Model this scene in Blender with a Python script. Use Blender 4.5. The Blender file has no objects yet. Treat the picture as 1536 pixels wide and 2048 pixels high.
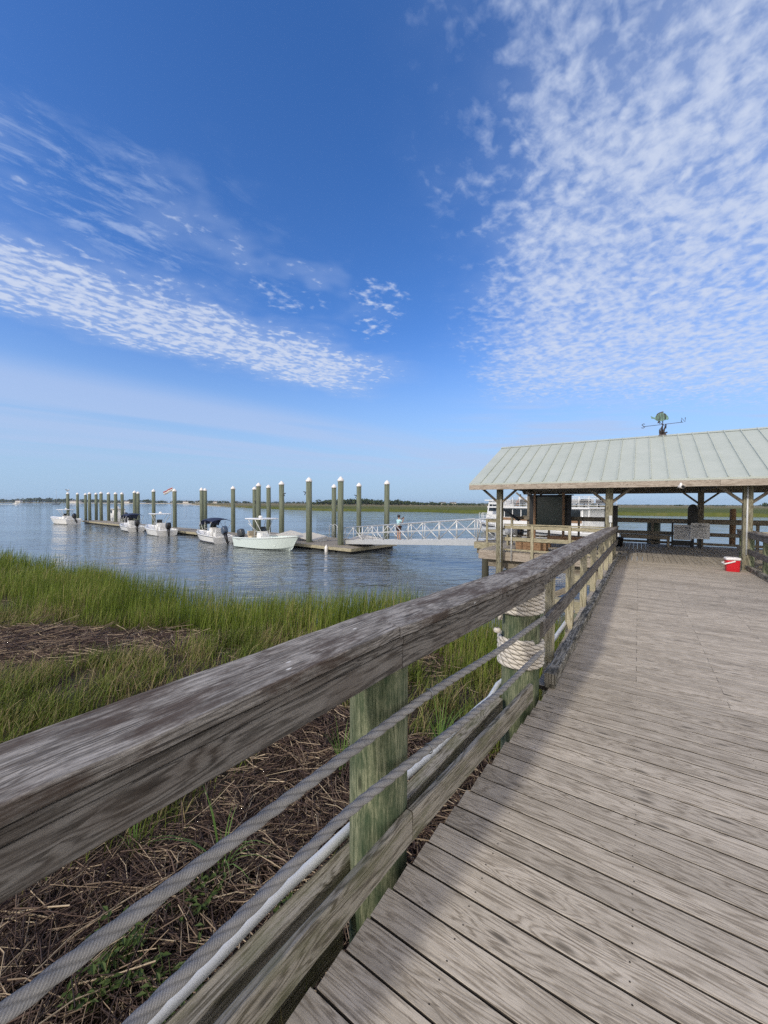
import bpy, math, random
import numpy as np
from mathutils import Vector, Matrix, noise as mnoise
random.seed(7); RNG = np.random.default_rng(11)
R = math.radians
scene = bpy.context.scene
COL = scene.collection

# ------------------------------------------------------------------ camera
cam_d = bpy.data.cameras.new("camera"); cam = bpy.data.objects.new("camera", cam_d); COL.objects.link(cam)
cam_d.sensor_fit = 'HORIZONTAL'; cam_d.sensor_width = 36.0; cam_d.lens = 36.0 * 769 / 1536
cam_d.clip_start = 0.05; cam_d.clip_end = 30000
H = 1.6
_pitch = math.atan((1024 - 1006.5) / 769); _roll = math.atan(0.0045)
cam.matrix_world = (Matrix.Translation((0, 0, H)) @ Matrix.Rotation(math.pi / 2 - _pitch, 4, 'X')
                    @ Matrix.Rotation(_roll, 4, 'Z'))
scene.camera = cam

# ------------------------------------------------------------------ light
SUN_EL = 33.0
SUN_DIR = Vector((0.71, 0.70, 0)).normalized()          # horizontal direction the light travels
SUN_ROT = math.atan2(-SUN_DIR.x, -SUN_DIR.y)
sun_d = bpy.data.lights.new("sun", 'SUN'); sun = bpy.data.objects.new("sun", sun_d); COL.objects.link(sun)
sun_d.energy = 2.35; sun_d.angle = R(2.5); sun_d.color = (1.0, 0.93, 0.82)
_tr = Vector((SUN_DIR.x * math.cos(R(SUN_EL)), SUN_DIR.y * math.cos(R(SUN_EL)), -math.sin(R(SUN_EL))))
sun.rotation_euler = _tr.to_track_quat('-Z', 'Y').to_euler()
scene.view_settings.view_transform = 'Standard'; scene.view_settings.look = 'None'
scene.view_settings.gamma = 1.0; scene.view_settings.exposure = 0.0
scene.cycles.use_denoising = False
scene.cycles.max_bounces = 8; scene.cycles.use_adaptive_sampling = False; scene.cycles.sample_clamp_indirect = 4.0


class NT:
    """tiny helper to wire shader nodes"""
    def __init__(s, tree): s.t = tree; s.n = tree.nodes; s.l = tree.links
    def node(s, typ, ins=None, **kw):
        nd = s.n.new(typ)
        for k, v in kw.items(): setattr(nd, k, v)
        for k, v in (ins or {}).items(): s.put(nd.inputs[k], v)
        return nd
    def put(s, sock, v):
        if isinstance(v, bpy.types.NodeSocket): s.l.new(v, sock)
        elif hasattr(sock, 'default_value'):
            if isinstance(v, (tuple, list)) and len(v) == 3 and sock.type == 'RGBA': v = (*v, 1)
            sock.default_value = v
    def m(s, op, a, b=0.0, c=0.0, clamp=False):
        nd = s.n.new('ShaderNodeMath'); nd.operation = op; nd.use_clamp = clamp
        for i, v in enumerate((a, b, c)): s.put(nd.inputs[i], v)
        return nd.outputs[0]
    def ss(s, x, lo, hi, a=0.0, b=1.0):
        nd = s.n.new('ShaderNodeMapRange'); nd.interpolation_type = 'SMOOTHSTEP'
        for i, v in enumerate((x, lo, hi, a, b)): s.put(nd.inputs[i], v)
        return nd.outputs[0]
    def mix(s, f, a, b, bt='MIX'):
        nd = s.n.new('ShaderNodeMix'); nd.data_type = 'RGBA'; nd.blend_type = bt
        s.put(nd.inputs[0], f); s.put(nd.inputs[6], a); s.put(nd.inputs[7], b)
        return nd.outputs[2]
    def noise(s, vec, scale, detail=3.0, rough=0.55, dist=0.0):
        nd = s.node('ShaderNodeTexNoise', {'Vector': vec, 'Scale': scale, 'Detail': detail, 'Roughness': rough, 'Distortion': dist})
        return nd.outputs[0]
    def comb(s, x, y, z=0.0):
        return s.node('ShaderNodeCombineXYZ', {0: x, 1: y, 2: z}).outputs[0]
    def sep(s, v):
        nd = s.node('ShaderNodeSeparateXYZ', {0: v}); return nd.outputs
    def ramp(s, f, stops):
        nd = s.n.new('ShaderNodeValToRGB'); e = nd.color_ramp.elements
        while len(e) < len(stops): e.new(0.5)
        for el, (p, c) in zip(e, stops): el.position = p; el.color = (*c, 1) if len(c) == 3 else c
        s.put(nd.inputs[0], f); return nd.outputs[0]

# ------------------------------------------------------------------ sky with a real-direction cloud layer
world = bpy.data.worlds.new("World"); scene.world = world; world.use_nodes = True
w = NT(world.node_tree); w.n.clear()
tc = w.node('ShaderNodeTexCoord')
sky = w.node('ShaderNodeTexSky', sky_type='NISHITA', sun_disc=False, sun_elevation=R(SUN_EL), sun_rotation=SUN_ROT,
             altitude=0.0, air_density=1.0, dust_density=0.6, ozone_density=2.5)
dx, dy, dz = w.sep(tc.outputs['Generated'])
zz = w.m('MAXIMUM', dz, 0.015)
cu = w.m('DIVIDE', dx, zz); cv = w.m('DIVIDE', dy, zz)
band_n = w.m('ADD', w.m('MULTIPLY', cu, -0.69), w.m('MULTIPLY', cv, 0.72))
band_a = w.m('ADD', w.m('MULTIPLY', cu, 0.72), w.m('MULTIPLY', cv, 0.69))
P = w.comb(cu, cv, 0.0)
Pb = w.comb(w.m('MULTIPLY', band_a, 0.85), band_n, 3.0)
wob = w.noise(P, 2.3, 3.0)
wob2 = w.noise(P, 7.0, 3.0)
jit = w.m('ADD', w.m('MULTIPLY', w.m('SUBTRACT', wob, 0.5), 0.7), w.m('MULTIPLY', w.m('SUBTRACT', wob2, 0.5), 0.35))
puff = w.noise(Pb, 13.0, 4.0, 0.58, 0.35)
puff2 = w.noise(Pb, 26.0, 3.0, 0.6, 0.2)
fine = w.m('ADD', w.m('MULTIPLY', puff, 0.62), w.m('MULTIPLY', puff2, 0.38))
bn = w.m('ADD', band_n, jit)
def win(x, lo0, lo1, hi0, hi1): return w.m('MULTIPLY', w.ss(x, lo0, lo1), w.ss(x, hi0, hi1, 1.0, 0.0))
b1 = w.m('MULTIPLY', win(bn, 1.72, 2.25, 2.62, 3.1), w.ss(w.m('ADD', band_a, jit), 1.75, 2.55, 1.0, 0.0))
b2 = w.m('MULTIPLY', win(bn, 1.28, 1.5, 1.62, 1.85), w.m('MULTIPLY', w.ss(w.m('ADD', band_a, jit), 1.0, 1.65, 1.0, 0.0), w.ss(wob, 0.44, 0.6)))
b2 = w.m('MULTIPLY', b2, 0.62)
ru = w.m('SUBTRACT', cu, w.m('ADD', 0.03, w.m('MULTIPLY', w.m('SUBTRACT', cv, 0.8), 0.22)))
b3 = w.m('MULTIPLY', w.ss(w.m('ADD', ru, w.m('MULTIPLY', jit, 0.75)), -0.30, 0.66), w.ss(dy, 0.0, 0.2))
b3 = w.m('MULTIPLY', b3, w.ss(w.m('ADD', cv, jit), 2.7, 4.8, 1.0, 0.10))
def spot(u0, v0, ru_, rv_, amt):
    du = w.m('DIVIDE', w.m('SUBTRACT', cu, u0), ru_); dv = w.m('DIVIDE', w.m('SUBTRACT', cv, v0), rv_)
    rr_ = w.m('ADD', w.m('MULTIPLY', du, du), w.m('MULTIPLY', dv, dv))
    return w.ss(w.m('ADD', rr_, w.m('MULTIPLY', jit, 4.5)), 0.0, 1.5, amt, 0.0)
spots = w.m('MULTIPLY', w.m('MAXIMUM', spot(-0.05, 2.02, 0.17, 0.36, 0.78), spot(-0.48, 1.84, 0.22, 0.24, 0.55)), w.ss(wob2, 0.36, 0.60, 0.35, 1.0))
b2 = w.m('MULTIPLY', b2, 0.8)
left = w.m('MULTIPLY', w.m('MAXIMUM', b1, b2), w.ss(dy, 0.0, 0.12))
lsp = w.m('MAXIMUM', left, w.m('MULTIPLY', spots, w.ss(dy, 0.0, 0.12)))
thrl = w.m('SUBTRACT', 0.70, w.m('MULTIPLY', lsp, 0.33))
puffl = w.m('MULTIPLY', w.ss(w.m('SUBTRACT', fine, thrl), -0.09, 0.22), w.ss(lsp, 0.02, 0.35))
big = w.noise(P, 4.2, 4.0, 0.6, 0.3)
mixf = w.m('ADD', w.m('MULTIPLY', fine, 0.68), w.m('MULTIPLY', big, 0.32))
thrr = w.m('SUBTRACT', 0.69, w.m('MULTIPLY', b3, 0.325))
puffr = w.m('MULTIPLY', w.ss(w.m('SUBTRACT', mixf, thrr), -0.13, 0.27), w.ss(b3, 0.02, 0.5))
wisp = w.ss(w.noise(w.comb(w.m('MULTIPLY', band_a, 3.4), w.m('MULTIPLY', band_n, 7.0), 5.0), 1.5, 6.0, 0.68, 0.4), 0.44, 0.72)
b4 = w.m('MULTIPLY', w.m('MULTIPLY', win(bn, 1.15, 1.5, 1.7, 2.05), w.ss(w.m('ADD', band_a, jit), 0.25, 1.0, 1.0, 0.0)), w.m('MULTIPLY', wisp, 0.62))
b4 = w.m('MULTIPLY', b4, w.ss(dy, 0.0, 0.12))
veil = w.m('MAXIMUM', w.m('MAXIMUM', w.m('MULTIPLY', left, 0.46), b4), w.m('MULTIPLY', w.m('POWER', b3, 2.0), 0.42))
puffs = w.m('MAXIMUM', puffl, w.m('MULTIPLY', puffr, 1.0))
# thin streaks low over the horizon on the left
Ps = w.comb(w.m('MULTIPLY', band_a, 0.12), w.m('MULTIPLY', band_n, 0.55), 9.0)
st_n = w.noise(Ps, 1.6, 4.0, 0.5)
low = w.m('MULTIPLY', w.ss(band_n, 3.4, 4.3), w.ss(band_n, 7.0, 14.0, 1.0, 0.3))
streak = w.m('MULTIPLY', w.m('MULTIPLY', w.ss(st_n, 0.32, 0.60), low), 0.66)
streakr = w.m('MULTIPLY', w.m('MULTIPLY', w.ss(w.noise(w.comb(w.m('MULTIPLY', cu, 0.35), cv, 4.0), 1.3, 4.0), 0.38, 0.66), w.ss(cv, 3.0, 4.2)), w.m('MULTIPLY', w.ss(cu, 0.3, 1.5), 0.75))
dens = w.m('MAXIMUM', w.m('MAXIMUM', puffs, veil), w.m('MAXIMUM', streak, streakr))
dens = w.m('MULTIPLY', w.m('MULTIPLY', dens, 0.90), w.ss(dz, 0.02, 0.12))
skyc = w.node('ShaderNodeHueSaturation', {'Saturation': 1.28, 'Value': 1.0, 'Color': sky.outputs[0]}).outputs[0]
skyc = w.mix(1.0, skyc, (1.18, 1.09, 1.34), 'MULTIPLY')
hz = w.ss(dz, 0.0, 0.42, 1.0, 0.0)
skyc = w.mix(w.m('MULTIPLY', hz, 0.92), skyc, (2.35, 3.65, 5.25))
cl_col = w.mix(puffs, (3.1, 3.9, 5.7), (4.25, 4.75, 5.9))
skyf = w.mix(dens, skyc, cl_col)
back_fill = w.m('MULTIPLY', w.ss(dy, 0.05, -0.45), w.ss(w.noise(tc.outputs['Generated'], 3.0, 5.0, 0.6), 0.30, 0.60, 0.25, 0.9))  # bright broken cloud behind the camera, added as warm fill light
skyf = w.mix(back_fill, skyf, (12.6, 11.3, 9.6))
bg = w.node('ShaderNodeBackground', {'Color': skyf, 'Strength': 0.148})
w.l.new(bg.outputs[0], w.node('ShaderNodeOutputWorld').inputs[0])

# ------------------------------------------------------------------ materials
def new_mat(name):
    m = bpy.data.materials.new(name); m.use_nodes = True
    t = NT(m.node_tree); b = t.n['Principled BSDF']
    return m, t, b
def plain(name, col, rough=0.5, metal=0.0, var=0.10, scale=6.0, bump=0.0, spec=0.5, coat=0.0):
    m, t, b = new_mat(name)
    co = t.node('ShaderNodeTexCoord').outputs['Object']
    n = t.noise(co, scale, 5.0, 0.6)
    lo = tuple(c * (1 - var) for c in col); hi = tuple(min(1, c * (1 + var)) for c in col)
    t.put(b.inputs['Base Color'], t.ramp(n, [(0.3, lo), (0.7, hi)]))
    t.put(b.inputs['Roughness'], t.ss(n, 0.2, 0.8, rough * 0.85, min(1, rough * 1.15)))
    b.inputs['Metallic'].default_value = metal; b.inputs['Specular IOR Level'].default_value = spec
    b.inputs['Coat Weight'].default_value = coat
    if bump:
        bp = t.node('ShaderNodeBump', {'Height': t.noise(co, scale * 6, 4.0), 'Strength': bump, 'Distance': 0.01})
        t.put(b.inputs['Normal'], bp.outputs[0])
    return m
def wood(name, dark, mid, light, ring=1.0, blotch=None, blotch_amt=0.0, fleck=0.0, rough=0.85, bump=0.5, knots=0.30, streak=1.0, isl=0.35, crk=0.0):
    m, t, b = new_mat(name)
    uv = t.node('ShaderNodeUVMap').outputs[0]
    u, v, _ = t.sep(uv)
    geo = t.node('ShaderNodeNewGeometry')
    rnd = geo.outputs['Random Per Island']
    # knots: sparse voronoi cells
    vo = t.node('ShaderNodeTexVoronoi', {'Vector': t.comb(t.m('MULTIPLY_ADD', u, 2.2, t.m('MULTIPLY', rnd, 53.0)), t.m('MULTIPLY', v, 8.0), 0.0), 'Scale': 1.0}, voronoi_dimensions='2D')
    d = vo.outputs['Distance']; cr = t.sep(vo.outputs['Color'])[0]
    keep = t.m('LESS_THAN', cr, knots)
    kn = t.m('MULTIPLY', t.ss(d, 0.03, 0.13, 1.0, 0.0), keep)
    halo = t.m('MULTIPLY', t.ss(d, 0.05, 0.55, 1.0, 0.0), keep)
    low = t.noise(t.comb(t.m('MULTIPLY', u, 0.75), t.m('MULTIPLY', v, 9.0), t.m('MULTIPLY', rnd, 37.0)), 1.0, 4.0, 0.55, 0.5)
    ph = t.m('ADD', t.m('ADD', t.m('MULTIPLY', low, 120.0 * ring), t.m('MULTIPLY', v, 190.0 * ring)), t.m('MULTIPLY', halo, 14.0))
    rings = t.m('POWER', t.m('MULTIPLY_ADD', t.m('SINE', ph), 0.5, 0.5), 2.2)
    fib = t.noise(t.comb(t.m('MULTIPLY', u, 22.0), t.m('MULTIPLY', v, 380.0), rnd), 1.0, 4.0, 0.7)
    fib2 = t.noise(t.comb(t.m('MULTIPLY', u, 7.0), t.m('MULTIPLY', v, 130.0), t.m('MULTIPLY', rnd, 11.0)), 1.0, 5.0, 0.68)
    blo = t.noise(t.comb(t.m('MULTIPLY', u, 2.6), t.m('MULTIPLY', v, 7.0), t.m('MULTIPLY', rnd, 19.0)), 1.0, 6.0, 0.68)
    spk = t.noise(t.comb(t.m('MULTIPLY', u, 70.0), t.m('MULTIPLY', v, 130.0), rnd), 1.0, 2.0, 0.6)
    g = t.m('ADD', t.m('ADD', t.m('MULTIPLY', t.m('SUBTRACT', 0.62, rings), 0.17 * streak), t.m('MULTIPLY', fib, 0.34)), t.m('ADD', t.m('ADD', t.m('MULTIPLY', fib2, 0.46), t.m('MULTIPLY', spk, 0.12)), t.m('MULTIPLY', blo, 0.20)))
    col = t.ramp(g, [(0.455, dark), (0.565, mid), (0.675, light)])
    col = t.mix(t.m('MULTIPLY', kn, 0.75), col, tuple(c * 0.35 for c in dark))
    ckn = t.noise(t.comb(t.m('MULTIPLY', u, 2.2), t.m('MULTIPLY', v, 120.0), t.m('MULTIPLY', rnd, 23.0)), 1.0, 2.0, 0.5)
    crack = t.ss(ckn, 0.24 + crk, 0.285 + crk, 1.0, 0.0)
    col = t.mix(t.m('MULTIPLY', crack, 0.85), col, tuple(c * 0.4 for c in dark))
    if blotch:
        b2 = t.noise(t.comb(t.m('MULTIPLY', u, 3.2), t.m('MULTIPLY', v, 9.0), t.m('MULTIPLY', rnd, 5.0)), 1.0, 6.0, 0.7)
        col = t.mix(t.ss(b2, 0.45, 0.62, 0.0, blotch_amt), col, blotch)
    tone = t.m('ADD', 1.0 - isl / 2, t.m('MULTIPLY', rnd, isl))
    col = t.mix(1.0, col, t.comb(tone, tone, tone), 'MULTIPLY')
    if fleck:
        fl = t.node('ShaderNodeTexVoronoi', {'Vector': t.comb(t.m('MULTIPLY', u, 9.0), t.m('MULTIPLY', v, 22.0), 0.0), 'Scale': 1.0})
        fk = t.m('MULTIPLY', t.ss(t.m('ADD', fl.outputs['Distance'], t.m('MULTIPLY', fib, 0.12)), 0.13, 0.20, 1.0, 0.0), t.m('LESS_THAN', t.sep(fl.outputs['Color'])[1], fleck))
        col = t.mix(fk, col, (0.55, 0.55, 0.53))
    t.put(b.inputs['Base Color'], col)
    b.inputs['Roughness'].default_value = rough; b.inputs['Specular IOR Level'].default_value = 0.25
    hgt = t.m('ADD', t.m('ADD', t.m('MULTIPLY', fib, 0.5), t.m('MULTIPLY', fib2, 0.8)), t.m('SUBTRACT', t.m('MULTIPLY', rings, 0.25), t.m('MULTIPLY', crack, 0.8)))
    bp = t.node('ShaderNodeBump', {'Height': hgt, 'Strength': bump, 'Distance': 0.004})
    t.put(b.inputs['Normal'], bp.outputs[0])
    return m
W_DECK = wood("weathered_deck_board", (0.215, 0.183, 0.142), (0.365, 0.32, 0.256), (0.48, 0.43, 0.355), ring=0.75, knots=0.30, blotch=(0.23, 0.20, 0.157), blotch_amt=0.4, isl=0.3)
W_RAIL = wood("grey_rail_timber", (0.082, 0.073, 0.064), (0.18, 0.167, 0.15), (0.36, 0.338, 0.31), ring=0.7, streak=.6, knots=0.2, blotch=(0.062, 0.042, 0.031), blotch_amt=0.8, crk=.065, fleck=0.14, bump=0.9)
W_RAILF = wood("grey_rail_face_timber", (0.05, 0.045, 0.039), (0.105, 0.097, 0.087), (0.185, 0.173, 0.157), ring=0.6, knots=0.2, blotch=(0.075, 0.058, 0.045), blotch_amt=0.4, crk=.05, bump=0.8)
W_GREEN = wood("green_treated_timber", (0.040, 0.055, 0.028), (0.120, 0.140, 0.083), (0.245, 0.255, 0.165), ring=0.5, streak=.45, knots=0.15, blotch=(0.032, 0.060, 0.030), blotch_amt=0.7)
W_TAN = wood("pale_treated_timber", (0.17, 0.15, 0.095), (0.31, 0.275, 0.185), (0.44, 0.40, 0.285), ring=0.6, blotch=(0.20, 0.20, 0.13), blotch_amt=0.4, knots=0.2)
W_TOE = wood("mossy_kick_timber", (0.09, 0.08, 0.058), (0.19, 0.172, 0.135), (0.32, 0.295, 0.245), ring=0.6, blotch=(0.12, 0.125, 0.06), blotch_amt=0.5)
W_LICH = wood("lichen_spotted_timber", (0.055, 0.05, 0.04), (0.125, 0.115, 0.09), (0.30, 0.285, 0.245), ring=0.5, blotch=(0.030, 0.030, 0.024), blotch_amt=0.85, fleck=0.3)
W_PAV = wood("pavilion_timber", (0.10, 0.082, 0.06), (0.185, 0.158, 0.12), (0.29, 0.255, 0.20), ring=0.6, blotch=(0.15, 0.125, 0.09), blotch_amt=0.35)
W_FASC = wood("fascia_timber", (0.20, 0.165, 0.13), (0.32, 0.27, 0.22), (0.43, 0.38, 0.32), ring=0.5, blotch=(0.22, 0.18, 0.14), blotch_amt=0.4, knots=0.3)
W_DOCK = wood("dock_deck_timber", (0.13, 0.115, 0.09), (0.23, 0.205, 0.168), (0.32, 0.29, 0.24), ring=0.5, isl=0.3)
W_POST = wood("grey_green_post_timber", (0.07, 0.068, 0.046), (0.165, 0.158, 0.112), (0.28, 0.265, 0.19), ring=0.45, blotch=(0.12, 0.095, 0.06), blotch_amt=0.5)
W_BROWN = wood("brown_stained_timber", (0.13, 0.075, 0.042), (0.25, 0.15, 0.085), (0.35, 0.225, 0.135), ring=0.5)
EDGE = plain("darkened_board_edge", (0.035, 0.030, 0.025), 0.95, 0, 0.4, 8)  # mildew plus painted-in shade for the gaps between boards
GALV = plain("galvanised_steel", (0.30, 0.31, 0.31), 0.45, 0.7)
RUST = plain("rusty_steel", (0.12, 0.06, 0.035), 0.8, 0.2, 0.5, 40)
ALU = plain("brushed_aluminium", (0.62, 0.63, 0.62), 0.42, 0.35, 0.06)
PVC = plain("white_pvc", (0.58, 0.60, 0.61), 0.3, 0, 0.05)
WHITE = plain("white_gelcoat", (0.78, 0.78, 0.76), 0.25, 0, 0.03, coat=0.3)
CREAM = plain("cream_vinyl", (0.55, 0.46, 0.33), 0.6, 0, 0.08)
MINT = plain("pale_mint_gelcoat", (0.70, 0.80, 0.775), 0.22, 0, 0.03, coat=0.4)
NAVY = plain("navy_canvas", (0.012, 0.022, 0.06), 0.85, 0, 0.2, 10)
BLACK = plain("black_plastic", (0.012, 0.012, 0.014), 0.35, 0, 0.2)
DKGREY = plain("dark_grey_cowling", (0.055, 0.06, 0.065), 0.3, 0, 0.1)
BLUEGREY = plain("blue_grey_cowling", (0.06, 0.085, 0.13), 0.28, 0, 0.1)
LTGREY = plain("light_grey_plastic", (0.42, 0.43, 0.43), 0.5, 0, 0.1)
GLASS = plain("dark_window_glass", (0.02, 0.025, 0.028), 0.06, 0, 0.1)
ROOFM = None
RED = plain("red_plastic", (0.60, 0.018, 0.03), 0.35, 0, 0.05)
WPLAS = plain("white_plastic", (0.78, 0.76, 0.74), 0.4, 0, 0.04)
GREENB = plain("dark_green_board", (0.010, 0.030, 0.024), 0.25, 0, 0.15)
DARKP = plain("dark_painted_panel", (0.012, 0.014, 0.016), 0.5, 0, 0.2)
PAPER = plain("faded_notice_sheet", (0.75, 0.75, 0.75), 0.6, 0, 0.06)
INK = plain("grey_print", (0.35, 0.35, 0.36), 0.7, 0, 0.1)
COPPER = plain("verdigris_copper", (0.13, 0.24, 0.20), 0.6, 0.3, 0.5, 14)
COPPERD = plain("dark_copper", (0.045, 0.035, 0.035), 0.5, 0.4, 0.4, 14)
SKIN = plain("skin", (0.42, 0.25, 0.17), 0.55, 0, 0.05)
CYAN = plain("pale_blue_shirt", (0.42, 0.66, 0.70), 0.9, 0, 0.05)
CLOTHW = plain("white_shirt", (0.7, 0.7, 0.68), 0.9, 0, 0.05)
CLOTHG = plain("olive_shirt", (0.14, 0.15, 0.11), 0.9, 0, 0.05)
SHORTS = plain("brown_shorts", (0.075, 0.035, 0.028), 0.9, 0, 0.1)
HAIR = plain("dark_brown_hair", (0.025, 0.016, 0.011), 0.6, 0, 0.2)
FLOAT = plain("black_dock_float", (0.012, 0.013, 0.012), 0.6, 0, 0.4, 3)
RAMPM = plain("worn_tan_ramp", (0.50, 0.475, 0.41), 0.7, 0, 0.12)
SAND = plain("wet_sand", (0.50, 0.45, 0.37), 0.9, 0, 0.12, 0.05)
HOUSEW = plain("white_house_wall", (0.66, 0.64, 0.6), 0.8, 0, 0.05)
HOUSER = plain("grey_house_roof", (0.16, 0.15, 0.145), 0.8, 0, 0.1)
GULLM = plain("gull_feathers", (0.42, 0.42, 0.43), 0.8, 0, 0.3, 20)
FLAGM = plain("white_flag_cloth", (0.7, 0.68, 0.66), 0.9)
FLAGR = plain("red_flag_cloth", (0.36, 0.07, 0.07), 0.9)
FOAM = plain("white_wake_foam", (0.75, 0.78, 0.8), 0.9)

def rope_mat(name, col, var, gr):
    m, t, b = new_mat(name)
    u, v, _ = t.sep(t.node('ShaderNodeUVMap').outputs[0])
    co = t.node('ShaderNodeTexCoord').outputs['Object']
    fr = t.m('FRACT', v)                                   # v runs once round each strand
    edge = t.m('ABSOLUTE', t.m('SUBTRACT', fr, 0.5))
    yarn = t.m('MULTIPLY_ADD', t.m('SINE', t.m('ADD', t.m('MULTIPLY', u, 1100.0), t.m('MULTIPLY', fr, 22.0))), 0.5, 0.5)
    n = t.noise(co, 14.0, 5.0, 0.7); f = t.noise(co, 420.0, 3.0, 0.7)
    k = t.m('ADD', t.m('ADD', t.m('MULTIPLY', n, 0.42), t.m('MULTIPLY', f, 0.42)), t.m('MULTIPLY', yarn, 0.16))
    c0 = t.ramp(k, [(0.28, tuple(c * (1 - var) for c in col)), (0.72, tuple(c * (1 + var) for c in col))])
    groove = t.ss(edge, 0.33, 0.47, 0.0, gr)
    t.put(b.inputs['Base Color'], t.mix(groove, c0, tuple(c * 0.22 for c in col)))
    b.inputs['Roughness'].default_value = 0.95; b.inputs['Specular IOR Level'].default_value = 0.1
    hh = t.m('ADD', t.m('MULTIPLY', f, 0.5), t.m('MULTIPLY', yarn, 0.5))
    bp = t.node('ShaderNodeBump', {'Height': hh, 'Strength': 0.7, 'Distance': 0.003}); t.put(b.inputs['Normal'], bp.outputs[0])
    return m
ROPEG = rope_mat("grey_weathered_rope", (0.29, 0.285, 0.275), 0.5, 0.35)
ROPEW = rope_mat("white_rope", (0.60, 0.56, 0.49), 0.2, 0.85)

def roof_mat():
    m, t, b = new_mat("pale_green_metal_roof")
    co = t.node('ShaderNodeTexCoord').outputs['Object']
    n = t.noise(co, 1.1, 6.0, 0.65); x, y, z = t.sep(co)
    st = t.noise(t.comb(t.m('MULTIPLY', x, 5.0), t.m('MULTIPLY', y, 5.0), t.m('MULTIPLY', z, 0.8)), 1.0, 5.0, 0.7)
    k = t.m('ADD', t.m('MULTIPLY', n, 0.6), t.m('MULTIPLY', st, 0.4))
    t.put(b.inputs['Base Color'], t.ramp(k, [(0.33, (0.375, 0.415, 0.37)), (0.52, (0.415, 0.455, 0.41)), (0.7, (0.45, 0.485, 0.44))]))
    b.inputs['Roughness'].default_value = 0.55; b.inputs['Metallic'].default_value = 0.0
    bp = t.node('ShaderNodeBump', {'Height': n, 'Strength': 0.15, 'Distance': 0.03}); t.put(b.inputs['Normal'], bp.outputs[0])
    return m
ROOFM = roof_mat()

def pile_mat():
    m, t, b = new_mat("green_grey_piling")
    co = t.node('ShaderNodeTexCoord').outputs['Object']; x, y, z = t.sep(co)
    rnd = t.node('ShaderNodeObjectInfo').outputs['Random']
    g = t.noise(t.comb(t.m('MULTIPLY', x, 14.0), t.m('MULTIPLY', y, 14.0), t.m('ADD', t.m('MULTIPLY', z, 0.7), t.m('MULTIPLY', rnd, 50.0))), 1.0, 5.0, 0.65)
    col = t.ramp(g, [(0.3, (0.065, 0.08, 0.058)), (0.52, (0.135, 0.158, 0.112)), (0.74, (0.23, 0.238, 0.17))])
    wl = t.m('ADD', z, t.m('MULTIPLY', t.noise(co, 3.0, 3.0), 0.5))
    col = t.mix(t.ss(wl, 0.25, 0.8, 0.85, 0.0), col, (0.045, 0.04, 0.028))
    t.put(b.inputs['Base Color'], col); b.inputs['Roughness'].default_value = 0.9
    bp = t.node('ShaderNodeBump', {'Height': g, 'Strength': 0.6, 'Distance': 0.03}); t.put(b.inputs['Normal'], bp.outputs[0])
    return m
PILE = pile_mat()

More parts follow.
